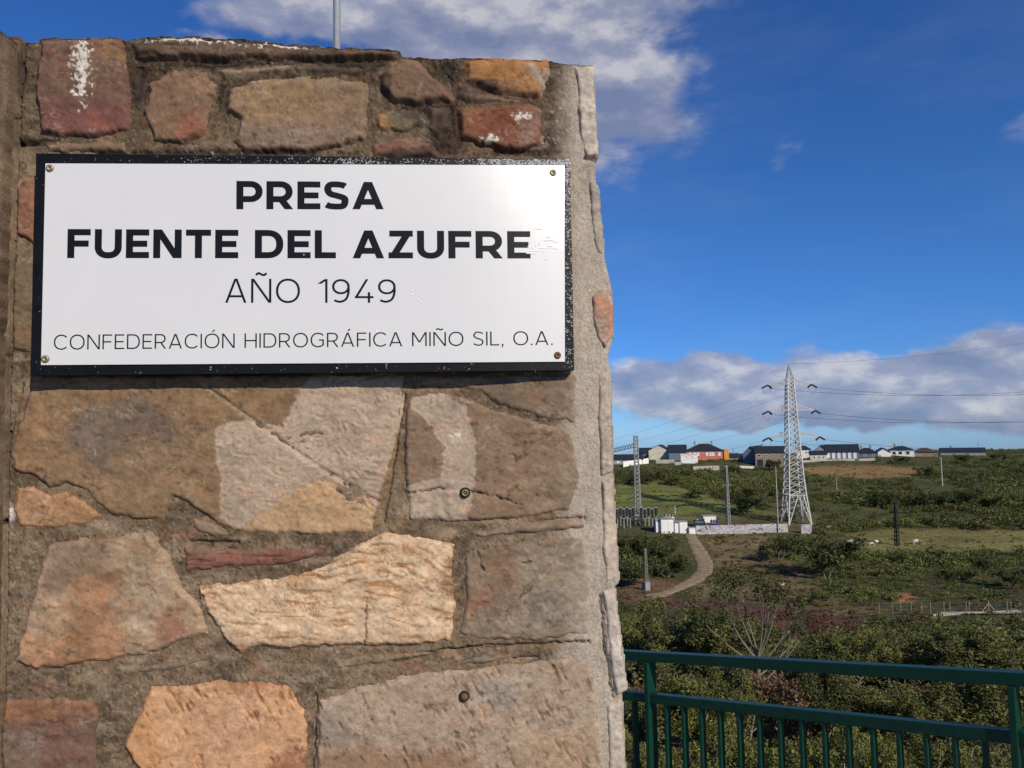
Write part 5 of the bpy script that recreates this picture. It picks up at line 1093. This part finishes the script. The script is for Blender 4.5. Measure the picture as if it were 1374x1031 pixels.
# ------------------------------------------------------------------ lattice masts, pylon, poles
def lattice(mb, p, w0, w1, z0, z1, n, t_, kind='x'):
    """four-sided bracing between z0 and z1 with half widths"""
    def cr(z_): k = (z_ - z0) / (z1 - z0); w_ = w0 + (w1 - w0) * k; return [(-w_, -w_, z_), (w_, -w_, z_), (w_, w_, z_), (-w_, w_, z_)]
    zs = [z0]; tot_ = 0; ws = []
    for i in range(n): ws.append(1 + (w0 / max(w1, .05) - 1) * (1 - i / n) * .6)
    cum = np.cumsum(ws) / sum(ws); zs = [z0] + [z0 + (z1 - z0) * c_ for c_ in cum]
    for i in range(n):
        A, B = cr(zs[i]), cr(zs[i + 1])
        for s_ in range(4):
            a0, a1, b0, b1 = A[s_], A[(s_ + 1) % 4], B[s_], B[(s_ + 1) % 4]
            mb.bar(a0, b1, t_)
            if kind == 'x': mb.bar(a1, b0, t_)
    return cr
def mast(label, px_, by, ty, wb, wt, n, t_=.09, m='dgalv', arms=(), name='lattice_mast', yaw=.5, Y=None):
    q = hit(px_, by); H_ = pxm(by - ty, q[1]); root = empty(name, q, label, 'lattice mast', rz=yaw)
    for sx, sy in ((-1, -1), (1, -1), (1, 1), (-1, 1)): MB().bar((sx * wb, sy * wb, -.5), (sx * wt, sy * wt, H_), t_ * 1.5).build('leg', M[m], root)
    mb = MB(); lattice(mb, q, wb, wt, 0, H_, n, t_); br_ = mb.build('bracing', M[m], root)
    for z_, l_ in arms:
        MB().bar((-l_, 0, H_ * z_), (l_, 0, H_ * z_), t_ * 1.6).build('crossarm', M[m], root)
        for s_ in (-1, 0, 1):
            mb = MB(); mb.tube([(s_ * l_ * .95, 0, H_ * z_), (s_ * l_ * .95, 0, H_ * z_ + .7)], [.12, .08], 6).build('insulator', M['darkmetal'], root)
    return root, q, H_
g1, gq, gH = mast('tall lattice gantry mast next to the wall edge, rising above the ridge', 856.5, 704, 586, .75, .42, 22, .11, 'dgalv', yaw=.3)
a = at(853, 595.5, gq[1]) - gq; b = at(800, 609.5, gq[1] - 5) - gq
mb = MB(); 
for o1 in (-.35, .35):
    for o2 in (0, .8): mb.bar((0, o1, a[2] - o2), (b[0] - a[0] - 1.0, o1 - 3, b[2] - o2), .12)
for k in range(14):
    f0, f1 = k / 14, (k + 1) / 14
    for o1 in (-.35, .35): mb.bar(((b[0] - a[0] - 1) * f0, o1 - 3 * f0, a[2] + (b[2] - a[2]) * f0), ((b[0] - a[0] - 1) * f1, o1 - 3 * f1, a[2] + (b[2] - a[2]) * f1 - .8), .09)
g1.rotation_euler = (0, 0, 0); mb.build('gantry_beam', M['wire'], g1)
mast('slim lattice mast with crossarm between the cabins and the pylon', 977.5, 714, 626, .42, .18, 18, .08, 'dgalv', arms=[(.70, 1.5), (.98, .8)])
mast('dark thin lattice mast standing in the meadow', 1204, 733, 676, .38, .16, 13, .07, 'darkmetal', arms=[(.95, .9)])
m3, mq, mh = mast('thin lattice mast on a pale block base near the wall edge', 867, 792, 738, .30, .15, 12, .045, 'wood')
MB().box((0, 0, .2), (.95, .95, 2.2)).build('base_block', M['dgalv'], m3)
def pole(label, px_, by, ty, r_=.13, m='wood', arm=0):
    q = hit(px_, by); H_ = pxm(by - ty, q[1]); root = empty('utility_pole', q, label, 'utility pole')
    MB().tube([(0, 0, -.5), (0, 0, H_)], [r_, r_ * .65], 8).build('shaft', M[m], root)
    if arm: MB().bar((-arm, 0, H_ - .4), (arm, 0, H_ - .4), .12).build('crossarm', M['dgalv'], root)
    MB().tube([(0, 0, H_), (0, 0, H_ + .25)], .08, 6).build('cap', M['darkmetal'], root)
pole('plain grey pole standing in front of the graffiti wall left of the pylon', 1044.5, 715, 627, .15, 'conc')
pole('thick leaning-looking concrete pole on the right of the dry field', 1264.5, 652, 614, .24, 'conc', .5)
pole('short pale pole in the scrub below the dry field', 1123, 658, 640, .14, 'conc')
pole('short pole on the slope between the pylon and the short pale pole', 1099, 658, 648, .12, 'wood')
pole('thin post on the ridge right of the orange-ended block', 984, 616, 601, .12, 'darkmetal')
pole('thin antenna pole over the white two-level house', 1211, 606, 590, .06, 'darkmetal')
pole('antenna pole over the long slate roof at the right', 1313, 606, 595, .08, 'darkmetal', .5)
pole('small white post in the green field above the cabins', 906, 690, 678, .08, 'shutter')
# big pylon
pq = hit(1068, 702); PYH = pxm(702 - 490, pq[1]); PYAW = R(1)
py = empty('electricity_pylon', pq, 'tall pale lattice electricity pylon with three pairs of arms', 'pylon', rz=PYAW)
hw0, hwk, hws = 2.75, 2.10, .75; zk = PYH * .175; zs_ = PYH * .90
def hwz(z_): return hw0 + (hwk - hw0) * z_ / zk if z_ < zk else hwk + (hws - hwk) * ((z_ - zk) / (zs_ - zk)) ** .78
zlv = [-.4, zk] + [zk + (zs_ - zk) * k / 8 for k in range(1, 9)]
for sx, sy in ((-1, -1), (1, -1), (1, 1), (-1, 1)):
    mb = MB()
    for a_, b_ in zip(zlv[:-1], zlv[1:]): mb.bar((sx * hwz(a_), sy * hwz(a_), a_), (sx * hwz(b_), sy * hwz(b_), b_), .27)
    mb.build('leg', M['galv'], py)
mb = MB(); npan = 21; r_ = [1 - .5 * i / npan for i in range(npan)]; cz = np.concatenate([[0], np.cumsum(r_) / sum(r_)]); zz2 = zk + (zs_ - zk) * cz
nb = 0
for i in range(npan):
    za, zb = zz2[i], zz2[i + 1]; wa, wb = hwz(za), hwz(zb)
    for s_ in range(4):
        ca = [(-wa, -wa), (wa, -wa), (wa, wa), (-wa, wa)]; cb_ = [(-wb, -wb), (wb, -wb), (wb, wb), (-wb, wb)]
        a0, a1, b0, b1 = (*ca[s_], za), (*ca[(s_ + 1) % 4], za), (*cb_[s_], zb), (*cb_[(s_ + 1) % 4], zb)
        for u_, v_ in ((a0, b1), (a1, b0)): MB().bar(u_, v_, .125).build('brace', M['galv'], py)
# foot: horizontal belt, inverted V and lacing
for s_ in range(4):
    c4 = [(-1, -1), (1, -1), (1, 1), (-1, 1)]; a, b = np.array(c4[s_], float), np.array(c4[(s_ + 1) % 4], float); mid = (a + b) / 2 * hwz(zk)
    MB().bar((*(a * hwz(zk)), zk), (*(b * hwz(zk)), zk), .2).build('belt', M['galv'], py)
    for e_ in (a, b): MB().bar((*(e_ * hw0), -.2), (*mid, zk), .22).build('brace', M['galv'], py)
    lc_ = MB()
    for e_ in (a, b):
        for k in range(5):
            f0, f1 = k / 5, (k + 1) / 5; L_ = lambda f: np.array([*(e_ * hwz(zk * f)), zk * f]); V_ = lambda f: np.array([*(e_ * hw0 * (1 - f) + mid * f), zk * f]); lc_.bar(L_(f0 + .1), V_(f1), .07); lc_.bar(L_(f1), V_(f1), .07)
    lc_.build('lacing', M['galv'], py)
mb = MB()
for sx, sy in ((-1, -1), (1, -1), (1, 1), (-1, 1)): mb.bar((sx * hws, sy * hws, zs_), (0, 0, PYH), .2)
for k in range(3):
    f0, f1 = k / 4, (k + 1) / 4
    for s_ in range(4):
        a, b = np.array(c4[s_]) * hws, np.array(c4[(s_ + 1) % 4]) * hws; mb.bar((*(a * (1 - f0)), zs_ + (PYH - zs_) * f0), (*(b * (1 - f1)), zs_ + (PYH - zs_) * f1), .1)
mb.build('peak', M['galv'], py)
tips_w = {}
for li, (pyv, al, ar) in enumerate([(517.5, 5.0, 5.0), (552.5, 5.2, 5.6), (588, 5.4, 6.4)]):
    za = pxm(702 - pyv, pq[1]); wz = hwz(min(za, zs_))
    for s_, l_ in ((-1, al), (1, ar)):
        mb = MB(); tip = (s_ * (l_ + .4), 0, za)
        for yy_ in (-wz, wz):
            mb.bar((s_ * wz, yy_, za), tip, .17); mb.bar((s_ * wz, yy_, za + 1.5), tip, .11)
            for k in range(4):
                f0, f1 = k / 5, (k + 1) / 5; A = lambda f, zo: np.array([s_ * wz * (1 - f) + tip[0] * f, yy_ * (1 - f), za + zo * (1 - f)]); mb.bar(A(f0, 1.5), A(f1, 0), .08); mb.bar(A(f1, 1.5), A(f1, 0), .08)
        for k in range(5):
            f0 = k / 5; mb.bar((s_ * wz * (1 - f0) + tip[0] * f0, -wz * (1 - f0), za), (s_ * wz * (1 - f0) + tip[0] * f0, wz * (1 - f0), za), .08)
        mb.build('crossarm', M['galv'], py)
        # tension strings to both sides with a drooping jumper
        for dy in (-1, 1):
            mb = MB(); p0 = np.array(tip) + [0, 0, -.1]; p1 = p0 + np.array([s_ * .3 + (-1.9 if dy < 0 else 1.7) * .9, dy * 1.2, -.75]); pts = [p0 * (1 - k / 10) + p1 * k / 10 for k in range(11)]
            mb.tube(pts, [.12, .26, .16, .26, .16, .26, .16, .26, .16, .26, .12], 7).build('insulator_string', M['darkmetal'], py)
            ca_, sa_ = math.cos(PYAW), math.sin(PYAW); tips_w[(li, s_, dy)] = pq + np.array([p1[0] * ca_ - p1[1] * sa_, p1[0] * sa_ + p1[1] * ca_, p1[2]])
        e1 = np.array(tip) + [s_ * .3 - 1.7, -1.2, -.85]; e2 = np.array(tip) + [s_ * .3 + 1.5, 1.2, -.85]
        MB().tube([e1 * (1 - k / 8) + e2 * k / 8 - np.array([0, 0, 1.5 * 4 * (k / 8) * (1 - k / 8)]) for k in range(9)], .035, 4).build('jumper', M['wire'], py)
# conductors
def cable(a, b, sag, label, r_=.035, n=36):
    pts = [a * (1 - k / n) + b * k / n - np.array([0, 0, sag * 4 * (k / n) * (1 - k / n)]) for k in range(n + 1)]
    tag(MB().tube(pts, r_, 4).build('power_cable', M['wire']), label, 'cable')
lev = ['top', 'middle', 'bottom']
for li in range(3):
    for s_, nm in ((-1, 'left'), (1, 'right')):
        a = tips_w[(li, s_, 1)]; b = at(2250 + 60 * s_, [330, 395, 470][li] - 30 * s_ * 0 + (6 if s_ < 0 else 0), 150 - s_ * 4)
        cable(a, b, [11.5, 10.5, 9.5][li], f'dark cable running right from the {lev[li]} {nm} arm of the pylon')
        a = tips_w[(li, s_, -1)]; b = at(640 + 12 * s_, 636 + li * 10, 185 - s_ * 3)
        cable(a, b, 2.0, f'thin cable descending left from the {lev[li]} {nm} arm of the pylon', .018)
cable(pq + np.array([0, 0, PYH]), at(2250, 215, 150), 9, 'earth wire running right from the peak of the pylon', .02)

# ------------------------------------------------------------------ roadside fence at the right
FP = [(1180, 0), (1198, 0), (1209, 0), (1223, 0), (1237, 0), (1249, 0), (1267, 0), (1275, 0), (1297, 0), (1301, 0), (1327, 1), (1352, 0), (1357, 0), (1380, 0)]
f0 = hit(1265, 822); fence = empty('roadside_fence', f0, 'wire fence on thin pale posts along the road at the right', 'fence'); tops = []
for px_, brc in FP:
    q = hit(px_, 824 - .008 * (px_ - 1180)); H_ = pxm(15, q[1]) + (.1 if brc else 0); l_ = q - f0
    MB().bar(l_ + [0, 0, -.2], l_ + [0, 0, H_], .06 if not brc else .09).build('post', M['wood'], fence); tops.append((l_, H_))
    if brc:
        for s_ in (-1, 1): MB().bar(l_ + [0, 0, H_ * .8], l_ + [s_ * .95, 0, 0], .05).build('brace', M['conc'], fence)
for k in range(4):
    mb = MB()
    for (l_, h_), (l2, h2) in zip(tops[:-1], tops[1:]): mb.bar(l_ + [0, 0, .15 + k * .36], l2 + [0, 0, .15 + k * .36], .006)
    mb.build('wire', M['dgalv'], fence)
k1, k2 = hit(1252, 827), hit(1480, 825); mb = MB(); nn_ = 16
for i in range(nn_):
    a = k1 + (k2 - k1) * i / nn_; b = k1 + (k2 - k1) * (i + 1) / nn_; a[2] = terr(a[0], a[1]); b[2] = terr(b[0], b[1]); mb.bar(a, b, .3, .5)
tag(mb.build('kerb', M['conc']), kind='structure')

# ------------------------------------------------------------------ cows in the meadow
def cow(px_, by, label, pal, rz, k=1.0):
    q = hit(px_, by); root = empty('cow', q, label, 'cow', rz=rz); me = bpy.data.meshes.new('body')
    J = [((0, 0, .95), .36, .40), ((.45, 0, .98), .34, .42), ((.8, 0, 1.02), .28, .36), ((-.45, 0, .98), .36, .42), ((-.85, 0, 1.0), .28, .34), ((1.1, 0, .95), .17, .24), ((1.4, 0, .55), .13, .16), ((1.6, 0, .22), .09, .11),
         ((.7, .2, .55), .12, .12), ((.7, .2, .05), .06, .06), ((.7, -.2, .55), .12, .12), ((.7, -.2, .05), .06, .06), ((-.75, .22, .6), .15, .15), ((-.85, .22, .35), .07, .07), ((-.78, .22, .05), .06, .06), ((-.75, -.22, .6), .15, .15), ((-.85, -.22, .35), .07, .07), ((-.78, -.22, .05), .06, .06), ((-1.1, 0, .95), .05, .05), ((-1.14, 0, .4), .04, .04)]
    E = [(0, 1), (1, 2), (0, 3), (3, 4), (2, 5), (5, 6), (6, 7), (2, 8), (8, 9), (2, 10), (10, 11), (4, 12), (12, 13), (13, 14), (4, 15), (15, 16), (16, 17), (4, 18), (18, 19)]
    me.from_pydata([j[0] for j in J], E, []); o = bpy.data.objects.new('body', me); COL.objects.link(o); sk = o.modifiers.new('s', 'SKIN'); o.modifiers.new('b', 'SUBSURF').levels = 1
    for i, j in enumerate(J): me.skin_vertices[0].data[i].radius = j[1:]
    me.skin_vertices[0].data[0].use_root = True
    dg = bpy.context.evaluated_depsgraph_get(); m2 = bpy.data.meshes.new_from_object(o.evaluated_get(dg)); bpy.data.objects.remove(o); m2.name = 'body'
    co_ = np.array([v.co[:] for v in m2.vertices]); n_ = vn(co_[:, 0] * 1.6 + px_, co_[:, 2] * 1.6 + 5); m_ = (n_ > .5)[:, None]; c4_ = np.ones((len(co_), 4), np.float32); c4_[:, :3] = np.where(m_, pal[0], pal[1])
    if m2.color_attributes.get('Col') is None: m2.color_attributes.new('Col', 'FLOAT_COLOR', 'POINT').data.foreach_set('color', c4_.ravel())
    m2.materials.clear(); m2.materials.append(M['cow']); o = bpy.data.objects.new('body', m2); COL.objects.link(o); o.parent = root
    for s_ in (-1, 1): MB().box((1.3, s_ * .2, .72), (.08, .2, .1)).build('ear', M['cow'], root)
    root.scale = (k, k, k)
W_ = (.6, .57, .5)
cow(1177, 731, 'black and white animal grazing in the left of the meadow', ((.03, .03, .03), W_), R(10), .72)
cow(1170, 732, 'pale animal beside the black and white one', (W_, (.45, .38, .28)), R(200), .5)
cow(1231, 731, 'brown and white animal grazing right of the dark lattice mast', ((.2, .11, .06), W_), R(-8), .85)
# pale boulders
def boulder(px_, by, r_, label, m='conc'):
    q = hit(px_, by); bm = bmesh.new(); bmesh.ops.create_icosphere(bm, subdivisions=2, radius=r_)
    for v in bm.verts: n_ = 1 + .3 * float(fb(np.array(v.co.x * 1.5 + px_), np.array(v.co.y * 1.5 + v.co.z), 3)); v.co *= n_; v.co.z *= .6
    me = bpy.data.meshes.new('boulder'); bm.to_mesh(me); bm.free(); me.materials.append(M[m]); o = bpy.data.objects.new('boulder', me); COL.objects.link(o); o.location = [float(t) for t in q]; tag(o, label, 'boulder')
boulder(1140, 727, .9, 'pale boulder at the left end of the meadow'); boulder(1112, 708, .8, 'pale broken slab on the bank right of the pylon'); boulder(1049, 785, .6, 'small white stone on the brown slope')
print('objects', len(bpy.data.objects))
